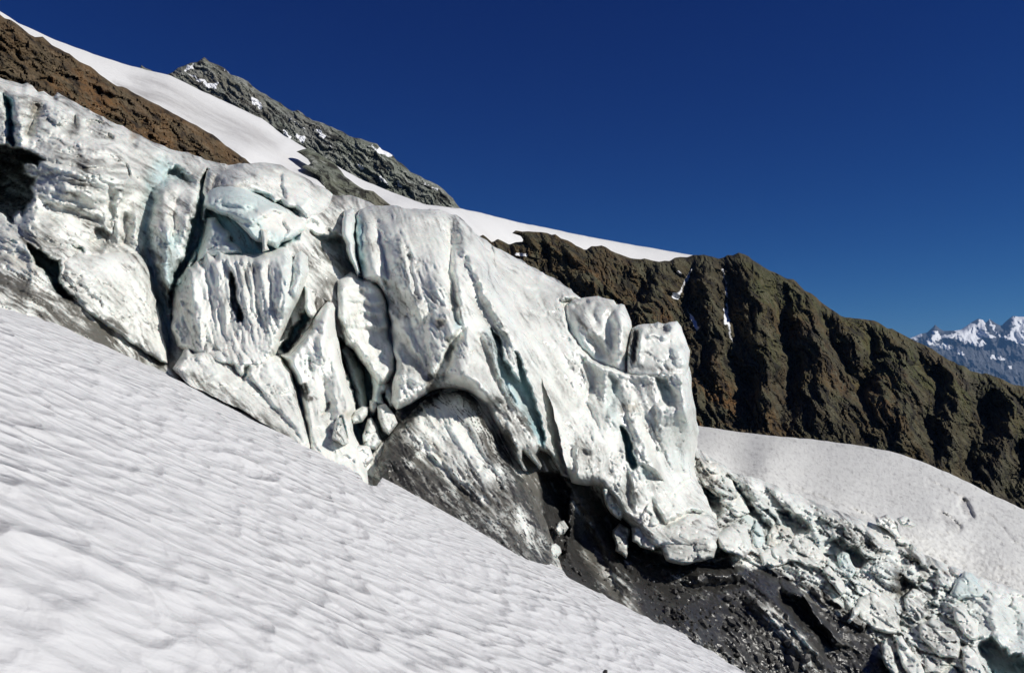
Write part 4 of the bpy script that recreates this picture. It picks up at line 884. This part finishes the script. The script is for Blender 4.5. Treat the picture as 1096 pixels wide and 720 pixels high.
serac('serac', 'tallest folded serac with a smooth bright right flank in the centre', 'serac',
      [(381, 232), (386, 224), (394, 221), (410, 220), (425, 221), (440, 224), (470, 224), (488, 231), (500, 240), (512, 254), (524, 276), (536, 298), (550, 322), (563, 345), (576, 372), (590, 404), (602, 430), (612, 458), (617, 478), (618, 500), (614, 514), (606, 512), (600, 508), (594, 498), (588, 488), (578, 482), (574, 486), (580, 498), (578, 502), (570, 494), (560, 482), (560, 492), (566, 504), (560, 503), (550, 490), (541, 476), (532, 458), (526, 446), (521, 434), (510, 425), (500, 420), (486, 416), (470, 416), (462, 418), (450, 426), (436, 434), (424, 438), (418, 430), (420, 410), (424, 396), (420, 370), (418, 345), (414, 322), (404, 304), (394, 300), (388, 298), (384, 280), (381, 258)], 3.4, R=10, rnd=3.4, thick=6, gx=-0.004, gy=0.0, dirt=0.28, streak=1.0, facet=0.09,
      feats=[('R', [(392, 228), (396, 260), (402, 290), (408, 300)], 5, .5), ('R', [(402, 232), (408, 262), (416, 300), (428, 322)], 3.2, -.8), ('R', [(388, 236), (388, 262), (390, 292)], 3, -.7), ('R', [(412, 236), (422, 268), (430, 300), (440, 325)], 7, .7),
             ('R', [(424, 236), (430, 262), (436, 290), (444, 318), (452, 345)], 6, 1.2), ('S', [(428, 240), (438, 272), (444, 300), (452, 330)], 3, -1.0, 30), ('R', [(436, 276), (440, 272)], 2.5, -.8), ('P', [(410, 300), (424, 312), (434, 326), (428, 340), (420, 336), (414, 318)], -1.6, 4),
             ('R', [(466, 238), (468, 280), (470, 320)], 12, .6), ('R', [(478, 236), (482, 262), (481, 290), (486, 320), (490, 345)], 4, -1.8), ('R', [(486, 240), (500, 262), (520, 300), (545, 345), (575, 400), (600, 455)], 16, 1.4), ('R', [(500, 300), (520, 340), (548, 380)], 7, -.5), ('R', [(520, 290), (550, 340), (585, 410)], 4, .35),
             ('P', [(490, 238), (514, 252), (565, 345), (595, 408), (618, 474), (620, 508), (602, 508), (578, 436), (548, 372), (518, 312), (496, 272)], -0.5, 7, -0.05), ('P', CRACKF, -2.0, 2.0), ('R', [(522, 345), (530, 370), (534, 392), (545, 415), (560, 440), (575, 464)], 4.5, .9), ('S', [(512, 350), (524, 380), (536, 410), (552, 446)], 3, -.7, 14),
             ('P', [(458, 338), (466, 332), (482, 334), (492, 350), (484, 362), (478, 376), (470, 392), (466, 404), (460, 400), (460, 380), (456, 362)], 1.2, 2.5, 0.02), ('R', [(482, 326), (486, 340), (493, 352)], 3, -1.0), ('R', [(478, 360), (481, 372), (476, 386)], 2.5, -.9),
             ('D', [(500, 350), (510, 360), (520, 384), (530, 410), (540, 430), (520, 430), (500, 420), (474, 410), (482, 384), (488, 366)], 2.0, 20), ('R', [(504, 376), (505, 377)], 4, -.5), ('R', [(470, 404), (490, 412), (512, 418)], 7, -1.2),
             ('R', [(420, 410), (436, 404), (452, 408)], 9, .8), ('S', [(424, 402), (440, 396), (456, 408), (462, 416)], 3, .8, 14), ('R', [(418, 350), (440, 380), (454, 402)], 8, -1.0), ('R', [(430, 350), (445, 375), (456, 396)], 3, .3), ('R', [(424, 370), (438, 392)], 3, -.3),
             ('R', [(540, 455), (556, 478), (566, 500)], 5, .8), ('R', [(522, 428), (540, 450), (548, 478)], 5, -.8), ('R', [(560, 440), (572, 464), (582, 484)], 5, .7), ('P', [(570, 464), (588, 490), (598, 505), (590, 502), (576, 482)], -1.0, 3), ('R', [(598, 440), (610, 480), (612, 508)], 8, .8), ('R', [(592, 470), (600, 490), (606, 508)], 4, -.7)],
      dirt_shade=[([(381, 232), (440, 222), (488, 231), (478, 240), (420, 236), (385, 250)], .32, 6), ([(404, 300), (440, 330), (456, 400), (430, 410), (420, 370)], .30, 10), ([(440, 250), (475, 245), (476, 320), (450, 330)], .24, 10), ([(470, 300), (498, 300), (500, 335), (478, 340)], .36, 8),
             ([(525, 420), (545, 435), (560, 470), (568, 505), (550, 500), (530, 460)], .62, 6), ([(545, 425), (562, 440), (580, 470), (580, 500), (560, 480)], .5, 6), ([(570, 425), (590, 450), (606, 480), (612, 514), (596, 506), (580, 470)], .42, 8), ([(468, 344), (476, 344), (474, 350), (468, 350)], .7, 2), ([(458, 400), (470, 400), (466, 418), (456, 424)], .8, 3), ([(470, 410), (520, 424), (540, 450), (520, 440), (480, 420)], .45, 5)],
      blues=[(CRACKF, .7, 2.5), ([(380, 230), (388, 232), (391, 296), (384, 290)], .7, 3), ([(520, 350), (535, 370), (552, 405), (580, 450), (560, 445), (540, 410)], .4, 5), ([(486, 330), (494, 350), (488, 352)], .5, 3), ([(490, 240), (520, 290), (560, 370), (600, 440), (580, 400), (540, 330), (500, 262)], .14, 6)],
      darks=[([(530, 440), (552, 465), (568, 505), (548, 492)], .35, 5)], tans=[([(466, 342), (478, 342), (476, 350), (467, 350)], .8, 2)], seed=13)
serac('ice_fin', 'narrow upright ice fin beside the shadowed notch left of the big serac', 'serac', [(366, 236), (368, 226), (374, 223), (379, 224), (381, 236), (379, 256), (381, 276), (386, 292), (383, 297), (377, 284), (371, 268), (367, 252)], 3.6, R=5, rnd=3, thick=2.0, dirt=.10, blue=.12, streak=.3, facet=.03, seed=14)
serac('ice_rib', 'pale curved ice rib deep in the dark hollow below the knob', 'ice block', [(362, 372), (370, 368), (380, 380), (388, 398), (392, 418), (394, 436), (384, 440), (380, 424), (372, 402)], -1.4, R=8, rnd=1.6, thick=1.5, dirt=.30, blue=.30, seed=15, streak=.4)
serac('ice_slab', 'rounded grey slab hanging over the dark hollow', 'ice block', [(392, 382), (402, 390), (412, 402), (418, 412), (414, 420), (408, 422), (411, 432), (403, 436), (398, 428), (399, 414), (396, 398)], 0.8, R=6, rnd=2, thick=1.5, dirt=.22, blue=.25, seed=16, streak=.3)

B = [
 ('tilted pale ice boulder with a rounded end above the rubble pocket', [(374, 448), (378, 440), (388, 434), (395, 435), (394, 444), (388, 452), (378, 454)], 2.2, .10, 0),
 ('grey pyramid shaped ice boulder in the middle of the rubble pocket', [(388, 466), (394, 448), (398, 446), (404, 458), (408, 472), (402, 482), (390, 480)], 1.6, .22, 0),
 ('dirty ice boulder wedged against the black streaked dome', [(403, 434), (412, 432), (422, 444), (426, 452), (416, 466), (409, 462), (404, 448)], 2.0, .40, .2),
 ('low sunlit ice boulder touching the snow edge below the rubble pocket', [(376, 480), (384, 476), (396, 478), (400, 490), (392, 500), (380, 494)], 3.0, .10, 0),
 ('small dark splinter of ice left of the rubble pocket', [(354, 470), (360, 448), (366, 446), (370, 460), (374, 474), (366, 478)], 4.3, .35, 0),
 ('smallest ice boulder beside the dark overhang of the rubble pocket', [(396, 428), (403, 428), (405, 436), (400, 446), (395, 440)], 1.0, .18, 0),
]
for k, (lab, ol, off, dr, dk) in enumerate(B):
    serac('ice_boulder', lab, 'ice boulder', ol, off, R=5, rnd=1.6, thick=1.4, dirt=dr, dark=dk, rgh=.5, streak=.15, facet=.35, fs=.9, seed=30 + k, amp=.6, step=1.1, group='ice boulders in the rubble pocket')

serac('dirty_ice_dome', 'black streaked dome of dirty ice rising from the foreground snow', 'ice block',
      [(402, 490), (408, 474), (418, 462), (430, 448), (444, 434), (458, 422), (470, 414), (482, 417), (492, 414), (502, 416), (512, 426), (522, 440), (532, 456), (541, 476), (552, 496), (562, 512), (572, 530), (580, 548), (588, 566), (596, 590), (604, 612), (598, 620, 0), (570, 606, 0), (530, 580, 0), (480, 552, 0), (440, 530, 0), (420, 522, 0), (402, 526, 0), (398, 510)], 1.5, R=16, rnd=3.0, thick=5, gy=0.005, dirt=0.55, lines=1.0, streak=1.6, facet=0.0, rgh=0.8,
      feats=[('R', [(470, 420), (500, 455), (540, 520), (575, 570)], 20, .9), ('S', [(460, 424), (440, 446), (414, 474)], 4, .5, 20), ('R', [(480, 430), (510, 480), (550, 540)], 5, -.5), ('R', [(440, 470), (480, 510), (520, 550)], 6, -.5), ('S', [(404, 486), (440, 494), (480, 520), (530, 570)], 3, .7, 24)],
      dirt_shade=[([(462, 435), (480, 432), (500, 460), (530, 512), (518, 514), (490, 482), (470, 460)], 0.16, 7), ([(440, 455), (468, 450), (500, 500), (470, 494)], .45, 6), ([(402, 478), (440, 480), (500, 520), (590, 590), (590, 612), (500, 560), (400, 526)], .85, 7), ([(496, 420), (530, 455), (590, 560), (570, 560), (540, 510), (510, 462)], .85, 6)],
      darks=[([(402, 480), (425, 470), (450, 480), (440, 495), (470, 510), (440, 520), (400, 526)], .55, 6), ([(465, 414), (510, 418), (520, 436), (508, 432), (490, 422)], .75, 4), ([(418, 462), (470, 414), (476, 420), (430, 460)], .65, 4), ([(510, 440), (560, 510), (600, 600), (575, 580), (540, 520)], .48, 7), ([(440, 496), (470, 505), (520, 545), (600, 605), (560, 606), (500, 566), (430, 520)], .5, 6)],
      tans=[([(424, 496), (432, 496), (430, 502), (424, 500)], .9, 2), ([(460, 470), (468, 474), (480, 500), (474, 498)], .5, 3)], seed=17)

serac('serac', 'broad pale ice tower with melt hollows at the right end of the icefall', 'serac',
      [(526, 264), (545, 272), (580, 292), (605, 308), (625, 320), (650, 345), (672, 380), (700, 388), (725, 384), (737, 388), (740, 405), (741, 420), (744, 438), (747, 454), (746, 480), (743, 502), (748, 518), (760, 540), (768, 556), (772, 575), (764, 590), (745, 592), (720, 588), (702, 590), (690, 578), (680, 566), (668, 556), (660, 548), (650, 533), (640, 522), (622, 518), (612, 516), (606, 500, 0), (600, 470, 0), (590, 432, 0), (574, 392, 0), (552, 342, 0), (530, 305, 0)], 3.0, R=12, rnd=3.6, thick=6, gx=-0.006, gy=0.012, dirt=0.26, streak=.8, facet=0.15,
      feats=[('P', [(520, 262), (560, 280), (605, 305), (640, 345), (668, 392), (664, 440), (640, 500), (606, 505), (596, 430), (566, 345)], -0.3, 14, 0.02), ('P', [(600, 322), (614, 318), (680, 336), (745, 340), (745, 393), (722, 397), (696, 399), (672, 398), (652, 393), (636, 386), (622, 374), (610, 356)], -2.7, 3), ('R', [(602, 340), (616, 368), (640, 392), (668, 402), (700, 404), (730, 400)], 5, .35), ('R', [(622, 380), (634, 405), (628, 432), (640, 460)], 4, -.7), ('R', [(640, 380), (650, 410), (654, 440), (660, 460)], 8, .7), ('S', [(620, 425), (636, 450), (640, 470), (634, 490)], 3, .8, 20) , ('P', [(664, 456), (671, 462), (676, 480), (681, 496), (677, 502), (671, 490), (667, 472)], -2.8, 2.0),
             ('P', [(703, 404), (714, 408), (722, 424), (724, 436), (716, 434), (708, 426)], -1.2, 3, .04), ('P', [(652, 400), (660, 410), (656, 440), (648, 440)], -.8, 4), ('R', [(670, 410), (676, 440), (688, 470), (700, 500), (716, 520)], 8, .8), ('R', [(688, 440), (696, 470), (706, 500)], 6, -.5), ('D', [(700, 432), (735, 430), (744, 470), (742, 505), (720, 505), (704, 470)], .8, 16),
             ('R', [(725, 395), (732, 425), (738, 460)], 6, .5), ('R', [(617, 470), (619, 500), (618, 515)], 3, .6), ('P', [(686, 497), (700, 503), (708, 515), (690, 515)], -.9, 3, 0, .02), ('R', [(655, 518), (664, 530), (672, 545)], 6, .5), ('R', [(697, 535), (702, 550), (712, 562), (735, 550), (765, 548)], 3, -1.3), ('R', [(715, 535), (728, 522), (742, 510)], 2.4, -.8), ('R', [(672, 503), (672, 530), (676, 548)], 3.5, -.9),
             ('R', [(655, 400), (660, 420), (656, 450)], 5, -.4)],
      dirt_shade=[([(526, 264), (580, 292), (625, 320), (610, 330), (560, 300)], .30, 8), ([(617, 468), (645, 475), (662, 505), (645, 520), (615, 516)], .36, 5), ([(622, 385), (640, 385), (628, 430), (618, 425)], .34, 5), ([(664, 430), (684, 432), (682, 452), (668, 450)], .42, 6), ([(640, 520), (680, 520), (690, 560), (770, 570), (765, 590), (700, 590), (660, 550)], .42, 8), ([(742, 560), (770, 560), (770, 590), (740, 592)], .6, 6)],
      blues=[([(664, 456), (671, 462), (681, 496), (677, 502), (667, 472)], .95, 2.5), ([(703, 404), (714, 408), (724, 436), (708, 426)], .3, 3), ([(652, 400), (662, 415), (660, 460), (648, 440)], .25, 5), ([(705, 440), (740, 440), (742, 500), (715, 500)], .12, 8), ([(684, 497), (700, 505), (690, 515)], .4, 3)],
      tans=[([(664, 432), (680, 430), (682, 440), (668, 442)], .6, 4), ([(690, 408), (700, 405), (696, 430)], .3, 5), ([(690, 470), (700, 490), (712, 515), (704, 512)], .35, 4)], seed=18)
serac('ice_block', 'long rounded ice block with a grooved top on the shoulder of the right tower', 'serac',
      [(606, 334), (608, 326), (614, 321), (626, 318), (640, 317), (650, 319), (657, 321), (660, 326), (664, 325), (668, 326), (672, 334), (676, 345), (677, 350), (673, 362), (671, 378), (670, 388), (670, 404), (650, 398), (636, 390), (620, 374), (610, 356), (605, 344)], 2.1, R=12, rnd=1.6, thick=4, dirt=0.26, gx=0.024, gy=-0.006, streak=.4, facet=.05,
      feats=[('R', [(640, 322), (634, 336), (640, 352)], 4, -.4), ('R', [(658, 326), (652, 338), (652, 352), (656, 380)], 4, -.5), ('R', [(666, 330), (666, 350), (664, 385)], 7, .8), ('R', [(612, 328), (620, 326), (632, 322)], 2.5, -.5), ('R', [(630, 356), (640, 372), (648, 384)], 5, -.7), ('R', [(620, 332), (630, 345), (640, 365)], 9, .5), ('S', [(610, 332), (630, 330), (650, 328), (668, 328)], 4, .6, 30)],
      dirt_shade=[([(636, 368), (650, 366), (656, 386), (640, 380)], .35, 4), ([(612, 322), (630, 320), (626, 328), (612, 332)], .4, 4), ([(650, 325), (660, 328), (652, 345), (645, 340)], .3, 4)], blues=[([(606, 335), (614, 350), (630, 370), (640, 384), (622, 374), (608, 352)], .3, 5)], seed=19)
serac('ice_block', 'squarish ice block standing at the edge of the right tower above the dark ridge', 'serac',
      [(676, 350), (682, 347), (690, 346), (700, 346), (704, 345), (710, 347), (716, 345), (723, 344), (729, 350), (734, 362), (738, 376), (738, 392), (734, 404), (715, 406), (696, 406), (682, 404), (671, 402), (671, 378), (673, 362)], 2.5, R=6, rnd=1.6, thick=4.5, dirt=0.24, gx=-0.004, gy=-0.004, streak=.3, facet=.07,
      feats=[('P', [(694, 347), (714, 348), (716, 353), (706, 357), (694, 355)], -1.0, 2.5), ('R', [(690, 360), (696, 358), (704, 357), (716, 360)], 4, .4), ('R', [(682, 350), (680, 370), (677, 390)], 3.5, -1.3), ('P', [(718, 372), (732, 372), (736, 392), (722, 392)], .4, 3, .03, -.02), ('R', [(726, 352), (732, 370), (736, 388)], 4, -.3), ('R', [(686, 356), (686, 375), (682, 392)], 3, .4)],
      dirt_shade=[([(676, 350), (686, 347), (684, 365), (678, 392), (671, 392), (673, 365)], .85, 3), ([(692, 347), (715, 348), (714, 356), (694, 356)], .5, 3), ([(690, 374), (697, 374), (697, 380), (690, 380)], .5, 3), ([(672, 388), (736, 394), (736, 398), (672, 396)], .5, 3)], tans=[([(677, 352), (681, 352), (680, 390), (675, 390)], .5, 2)], blues=[([(715, 365), (735, 372), (736, 392), (718, 392)], .12, 5)], seed=20)
L = [
 ('jagged grey ice shard hanging below the striped face', [(642, 522), (655, 516), (668, 514), (672, 530), (672, 545), (664, 556), (654, 548), (648, 535)], 3.6, .30, 0.05, 5),
 ('triangular pale ice flake above the two dirty foot blocks', [(679, 560), (688, 546), (696, 534), (700, 545), (706, 560), (704, 566), (692, 563), (680, 562)], 4.4, .16, 0, 4),
 ('square dirty ice block at the foot of the right tower', [(676, 566), (684, 562), (694, 563), (704, 566), (705, 580), (700, 588), (686, 587), (676, 578)], 3.8, .36, 0.1, 5),
 ('narrow grey ice block left of the square foot block', [(656, 566), (664, 560), (674, 566), (674, 582), (670, 598), (658, 590)], 2.6, .48, 0.2, 5),
 ('large rounded dirty ice boulder at the foot of the right tower', [(706, 586), (708, 574), (716, 564), (728, 556), (742, 552), (752, 553), (762, 562), (766, 580), (764, 596), (750, 602), (726, 604), (712, 600)], 4.2, .34, 0.02, 12),
 ('rounded cracked ice boulder right of the large dirty boulder', [(766, 572), (776, 566), (788, 560), (798, 564), (804, 576), (804, 590), (796, 596), (782, 592), (770, 586)], 3.0, .22, 0, 10),
 ('smooth ice fin curving down to the cracked boulder', [(766, 520), (774, 510), (782, 514), (792, 526), (800, 540), (804, 548), (796, 552), (790, 552), (780, 548), (772, 538)], 1.6, .08, 0, 9),
 ('bluish curled ice fin between the cracked boulder and the layered block', [(792, 552), (800, 548), (808, 554), (816, 566), (820, 580), (812, 594), (804, 590), (806, 576), (800, 562)], 2.2, .06, 0, 8),
 ('knobby brown stained ice pinnacle next to the right tower', [(745, 492), (752, 490), (760, 496), (768, 494), (772, 505), (776, 522), (780, 536), (772, 536), (762, 526), (752, 522), (746, 512)], 1.4, .50, 0.1, 8),
 ('flat topped layered ice block with a dark gap beneath', [(812, 592), (826, 586), (840, 576), (852, 572), (864, 574), (874, 580), (882, 596), (886, 606), (876, 608), (862, 604), (846, 600), (830, 606), (816, 606)], 2.8, .30, 0, 7),
 ('buff ice knob standing above the layered block', [(820, 572), (828, 562), (838, 560), (846, 564), (850, 574), (842, 582), (830, 586), (822, 584)], 1.8, .26, 0, 8),
 ('pointed ice block beside the blue grotto', [(896, 594), (902, 588), (910, 594), (913, 604), (918, 610), (912, 620), (904, 618), (898, 610)], 2.4, .14, 0, 6),
 ('sunlit leaning ice flake below the layered block', [(880, 608), (888, 604), (894, 612), (902, 624), (906, 634), (900, 638), (890, 628), (884, 618)], 2.6, .14, 0, 5),
 ('ridged ice hump with horizontal bands over the debris', [(918, 640), (930, 634), (948, 630), (958, 634), (962, 650), (962, 668), (966, 678), (950, 678), (932, 672), (920, 664), (914, 652)], 2.6, .28, 0, 10),
 ('small pale wedge of ice at the debris edge', [(906, 664), (914, 650), (921, 648), (918, 658), (912, 664), (908, 668)], 2.6, .10, 0, 4),
 ('broken ice ridge running down to the banded hump', [(912, 608), (922, 610), (934, 618), (944, 628), (952, 634), (940, 638), (928, 632), (918, 624)], 2.0, .20, 0, 7),
 ('grey faceted ice block below the small square pit', [(966, 640), (976, 628), (992, 632), (996, 646), (992, 660), (980, 666), (970, 656)], 2.4, .40, 0, 6),
 ('jagged ice heap beside the smooth egg shaped boulder', [(984, 668), (996, 660), (1010, 664), (1024, 676), (1030, 692), (1024, 706), (1006, 704), (994, 692), (986, 682)], 2.8, .36, 0, 7),
 ('smooth pale egg shaped ice boulder near the lower right corner', [(1018, 648), (1026, 646), (1034, 652), (1044, 664), (1050, 680), (1046, 686), (1038, 684), (1028, 674), (1020, 662)], 3.6, .03, 0, 9),
 ('rounded bluish ice hump above the egg shaped boulder', [(1016, 636), (1022, 620), (1034, 612), (1044, 616), (1054, 628), (1056, 638), (1044, 640), (1034, 640), (1024, 644)], 2.6, .12, 0, 10),
 ('dirty upright ice prong at the bottom edge right of the debris', [(942, 690), (948, 682), (954, 690), (958, 704), (964, 718), (958, 726), (950, 716), (944, 704)], 3.2, .30, 0.1, 5),
 ('second ice prong at the bottom edge with a yellowish crest', [(958, 682), (966, 680), (974, 692), (984, 706), (990, 722), (980, 730), (970, 718), (962, 702)], 3.0, .26, 0, 5),
 ('smooth ice slope at the bottom edge under the egg shaped boulder', [(1028, 690), (1036, 688), (1046, 700), (1054, 716), (1060, 740), (1040, 744), (1030, 716)], 3.0, .12, 0, 7),
 ('crumbly grey ice block at the bottom edge near the corner', [(990, 700), (1004, 706), (1020, 712), (1028, 724), (1026, 742), (996, 744), (986, 722)], 2.6, .42, 0, 7),
 ('low ridge of ice lit on top beside the long surface crack', [(938, 552), (950, 550), (960, 560), (966, 574), (960, 576), (950, 568), (940, 562)], 1.4, .22, 0, 6),
 ('small grey ice lump on the rim of the smooth glacier', [(958, 554), (966, 552), (976, 556), (982, 564), (974, 566), (964, 562)], 2.0, .34, 0, 5),
]
for k, (lab, ol, off, dr, dk, R_) in enumerate(L):
    nm = 'ice_boulder' if 'boulder' in lab else 'ice_block'
    bl = .05 if 'blue grey' in lab else .28 if 'blu' in lab else .06
    kk = .5 if any(q in lab for q in ('egg', 'flake', 'prong', 'wedge', 'lump', 'pinnacle')) else .2 if any(q in lab for q in ('hump', 'faceted', 'heap', 'crumbly', 'layered', 'broken ice ridge')) else .34
    serac(nm, lab, 'ice boulder' if 'boulder' in lab else 'ice block', ol, off * kk if k > 5 else off * .85 + .5, R=R_ * .6, rnd=off * kk + .3 if k > 5 else 1.6, thick=2.0, dirt=dr, dark=dk, blue=bl, tan=.35 if ('brown' in lab or 'buff' in lab) else .06, rgh=.7, streak=.35, facet=.55 if R_ < 9 else .3, fs=.6, seed=50 + k, amp=1.7, step=1.2, group='ice blocks of the broken front')

# lone pieces
serac('ice_boulder', 'lone round pale ice chunk lying in the dark gully', 'ice boulder', [(588, 588), (590, 583), (595, 581), (600, 585), (601, 591), (597, 596), (591, 595)], 1.6, R=5, rnd=1.0, thick=.6, dirt=.12, blue=.1, rgh=.3, streak=.1, facet=.3, fs=1.2, amp=.5, step=.8, seed=90)
serac('ice_boulder', 'dark grey angular ice chunk above the lone round one in the gully', 'ice boulder', [(594, 566), (598, 558), (604, 557), (608, 564), (604, 571), (598, 573)], 1.6, R=4, rnd=1.0, thick=.6, dirt=.5, dark=.3, rgh=.3, streak=.1, facet=.5, fs=1.2, amp=.6, step=.8, seed=91)
# ------------------------------------------------------------------ smooth glacier behind the broken front
D_TNG = TPS([(735, 480, 72), (742, 456, 120), (800, 463, 125), (870, 470, 128), (930, 478, 128), (980, 492, 124), (1020, 508, 118), (1060, 528, 110), (1096, 545, 104), (1180, 590, 95),
             (800, 512, 70), (850, 530, 69), (950, 566, 68), (1040, 614, 67), (1096, 632, 66), (1180, 668, 66), (800, 545, 66), (950, 600, 64), (1096, 670, 62), (900, 520, 82), (1000, 550, 80), (820, 490, 84), (1080, 590, 76), (760, 485, 74), (740, 520, 72), (730, 470, 90), (1200, 720, 60)])
def tng_fn(x, y):
    xw, yw = warp(x, y, 2.0, 1.2)
    d = D_TNG(x, y)
    P = W(x, y, d)
    f = feat(xw, yw, [('P', [(1028, 534), (1036, 536), (1042, 545), (1044, 554), (1036, 556), (1030, 550), (1026, 542)], -2.6, 2), ('S', [(990, 508), (1010, 520), (1030, 532), (1038, 538)], 1.5, -1.4, 9), ('R', [(1003, 543), (1012, 551), (1022, 558), (1027, 566), (1020, 572)], 2.6, -1.6),
                      ('R', [(1046, 542), (1060, 552), (1080, 572), (1096, 588)], 1.6, -.8), ('R', [(850, 522), (875, 530), (900, 542)], 1.6, -.8), ('R', [(1010, 548), (1016, 546), (1014, 552)], 4, .6), ('R', [(1014, 570), (1020, 566)], 4, .6), ('R', [(905, 540), (930, 552), (960, 566)], 2.5, -.7)])
    nz = 0.35 * fbm(P * 0.12, 3) + 0.20 * fbm(P * 0.8, 4) + 0.22 * ridged(P * np.array([1.0, .5, 1.0]), 4)
    db = paint(xw, yw, [([(990, 508), (1010, 520), (1034, 534)], .55, 2.2), ([(1040, 538), (1060, 552), (1096, 588)], .30, 2.0), ([(850, 522), (875, 530), (900, 542)], .5, 1.6), ([(1028, 534), (1036, 536), (1042, 545), (1044, 554), (1030, 550)], .5, 2), ([(1003, 543), (1012, 551), (1022, 558), (1027, 566), (1020, 572)], .6, 2.5)], .10)
    nz = nz + 0.22 * N2(x, y, 4.0, 95.0, 3)
    return d - f - nz, {'dirt': np.clip(db + .36 * sm(.15, .6, N2(x, y, 3.4, 91.0, 3)) + .3 * sm(.1, .7, fbm(P * np.array([1.3, .5, 1.3]) + 7, 4)) + .4 * sm(.2, .6, fbm(P * np.array([3., 1.2, 3.]), 3)), 0, 1)}
o = relief('snow_tongue', [(728, 470), (732, 455), (742, 455), (770, 459), (800, 463), (835, 467), (870, 470), (900, 474), (930, 478), (956, 484), (980, 491), (1000, 499), (1020, 508), (1040, 518), (1060, 528), (1096, 545), (1130, 560), (1200, 600),
           (1200, 720), (1096, 675), (1000, 645), (900, 595), (800, 555), (740, 520)], 1.5, tng_fn, M_TONGUE, R=10, rnd=9, thick=12, seed=23, amp=.6)
tag(o, 'smooth grainy white glacier surface behind the broken ice front', kind='structure')

# ------------------------------------------------------------------ stones and rubble on the dark debris
_t = (1 + 5 ** .5) / 2
ICO_V = np.array([(-1, _t, 0), (1, _t, 0), (-1, -_t, 0), (1, -_t, 0), (0, -1, _t), (0, 1, _t), (0, -1, -_t), (0, 1, -_t), (_t, 0, -1), (_t, 0, 1), (-_t, 0, -1), (-_t, 0, 1)]) / 1.902
ICO_F = np.array([(0, 11, 5), (0, 5, 1), (0, 1, 7), (0, 7, 10), (0, 10, 11), (1, 5, 9), (5, 11, 4), (11, 10, 2), (10, 7, 6), (7, 1, 8), (3, 9, 4), (3, 4, 2), (3, 2, 6), (3, 6, 8), (3, 8, 9), (4, 9, 5), (2, 4, 11), (6, 2, 10), (8, 6, 7), (9, 8, 1)])
rs = np.random.default_rng(11)
def rock_verts(size):
    v = ICO_V * (1 + rs.uniform(-.32, .32, (12, 1))) * rs.uniform(.55, 1.15, 3)
    q = np.linalg.qr(rs.normal(size=(3, 3)))[0]
    return (v @ q) * size
def debris_points(n, poly):
    p = np.asarray(poly, float); out = np.zeros((0, 2))
    while len(out) < n:
        c = rs.uniform(p.min(0), p.max(0), (4 * n, 2)); out = np.vstack([out, c[inside(c[:, 0], c[:, 1], p)]])
    out = out[:n]
    dep, _ = base_fn(out[:, 0], out[:, 1])
    return W(out[:, 0], out[:, 1], dep), dep
FIELDS = [([(592, 545), (606, 560), (612, 600), (640, 640), (620, 622), (600, 603), (586, 590)], 120), ([(690, 600), (800, 622), (850, 690), (880, 740), (780, 740), (700, 668)], 450), ([(860, 668), (930, 700), (960, 740), (880, 740)], 90), ([(660, 580), (720, 610), (760, 690), (700, 660)], 120), ([(600, 520), (690, 600), (700, 660), (640, 630)], 60)]
VV, FF, TT = [], [], []; nv = 0
for poly, n in FIELDS:
    P, dep = debris_points(n, poly)
    for p in P:
        sz = 0.03 + 0.14 * rs.random() ** 4
        v = rock_verts(sz) + p - np.array([0, 0.25 * sz, -0.25 * sz])
        VV.append(v); FF.append(ICO_F + nv); nv += 12
        TT.append(np.full(12, (rs.random() < .10) * rs.uniform(.3, .9)))
o = link_mesh('rubble', np.vstack(VV), np.vstack(FF), M_RUBBLE, {'tone': np.concatenate(TT)}, smooth=False)
tag(o, 'fine dark rubble sprinkled with ice crumbs over the debris slope', kind='stuff')
P, dep = debris_points(16, [(690, 610), (800, 630), (860, 700), (880, 720), (790, 715), (720, 675)])
for i, p in enumerate(P):
    sz = rs.uniform(.2, .38)
    o = link_mesh('stone', rock_verts(sz), ICO_F, M_RUBBLE, {'tone': np.full(12, rs.uniform(0, .25))}, smooth=False)
    o.location = p - np.array([0, .1 * sz, -.2 * sz])
    tag(o, 'small angular grey stone lying on the black debris slope', 'stone', 'stones on the dark debris')
sx, sy = np.array([648.0]), np.array([719.0])
o = link_mesh('stone', rock_verts(.075), ICO_F, M_STONE, smooth=False)
o.location = W(sx, sy, plane_depth(sx, sy))[0] + n_w * 0.30 * 0
tag(o, 'lone dark stone lying on the snow at the bottom edge', 'stone')
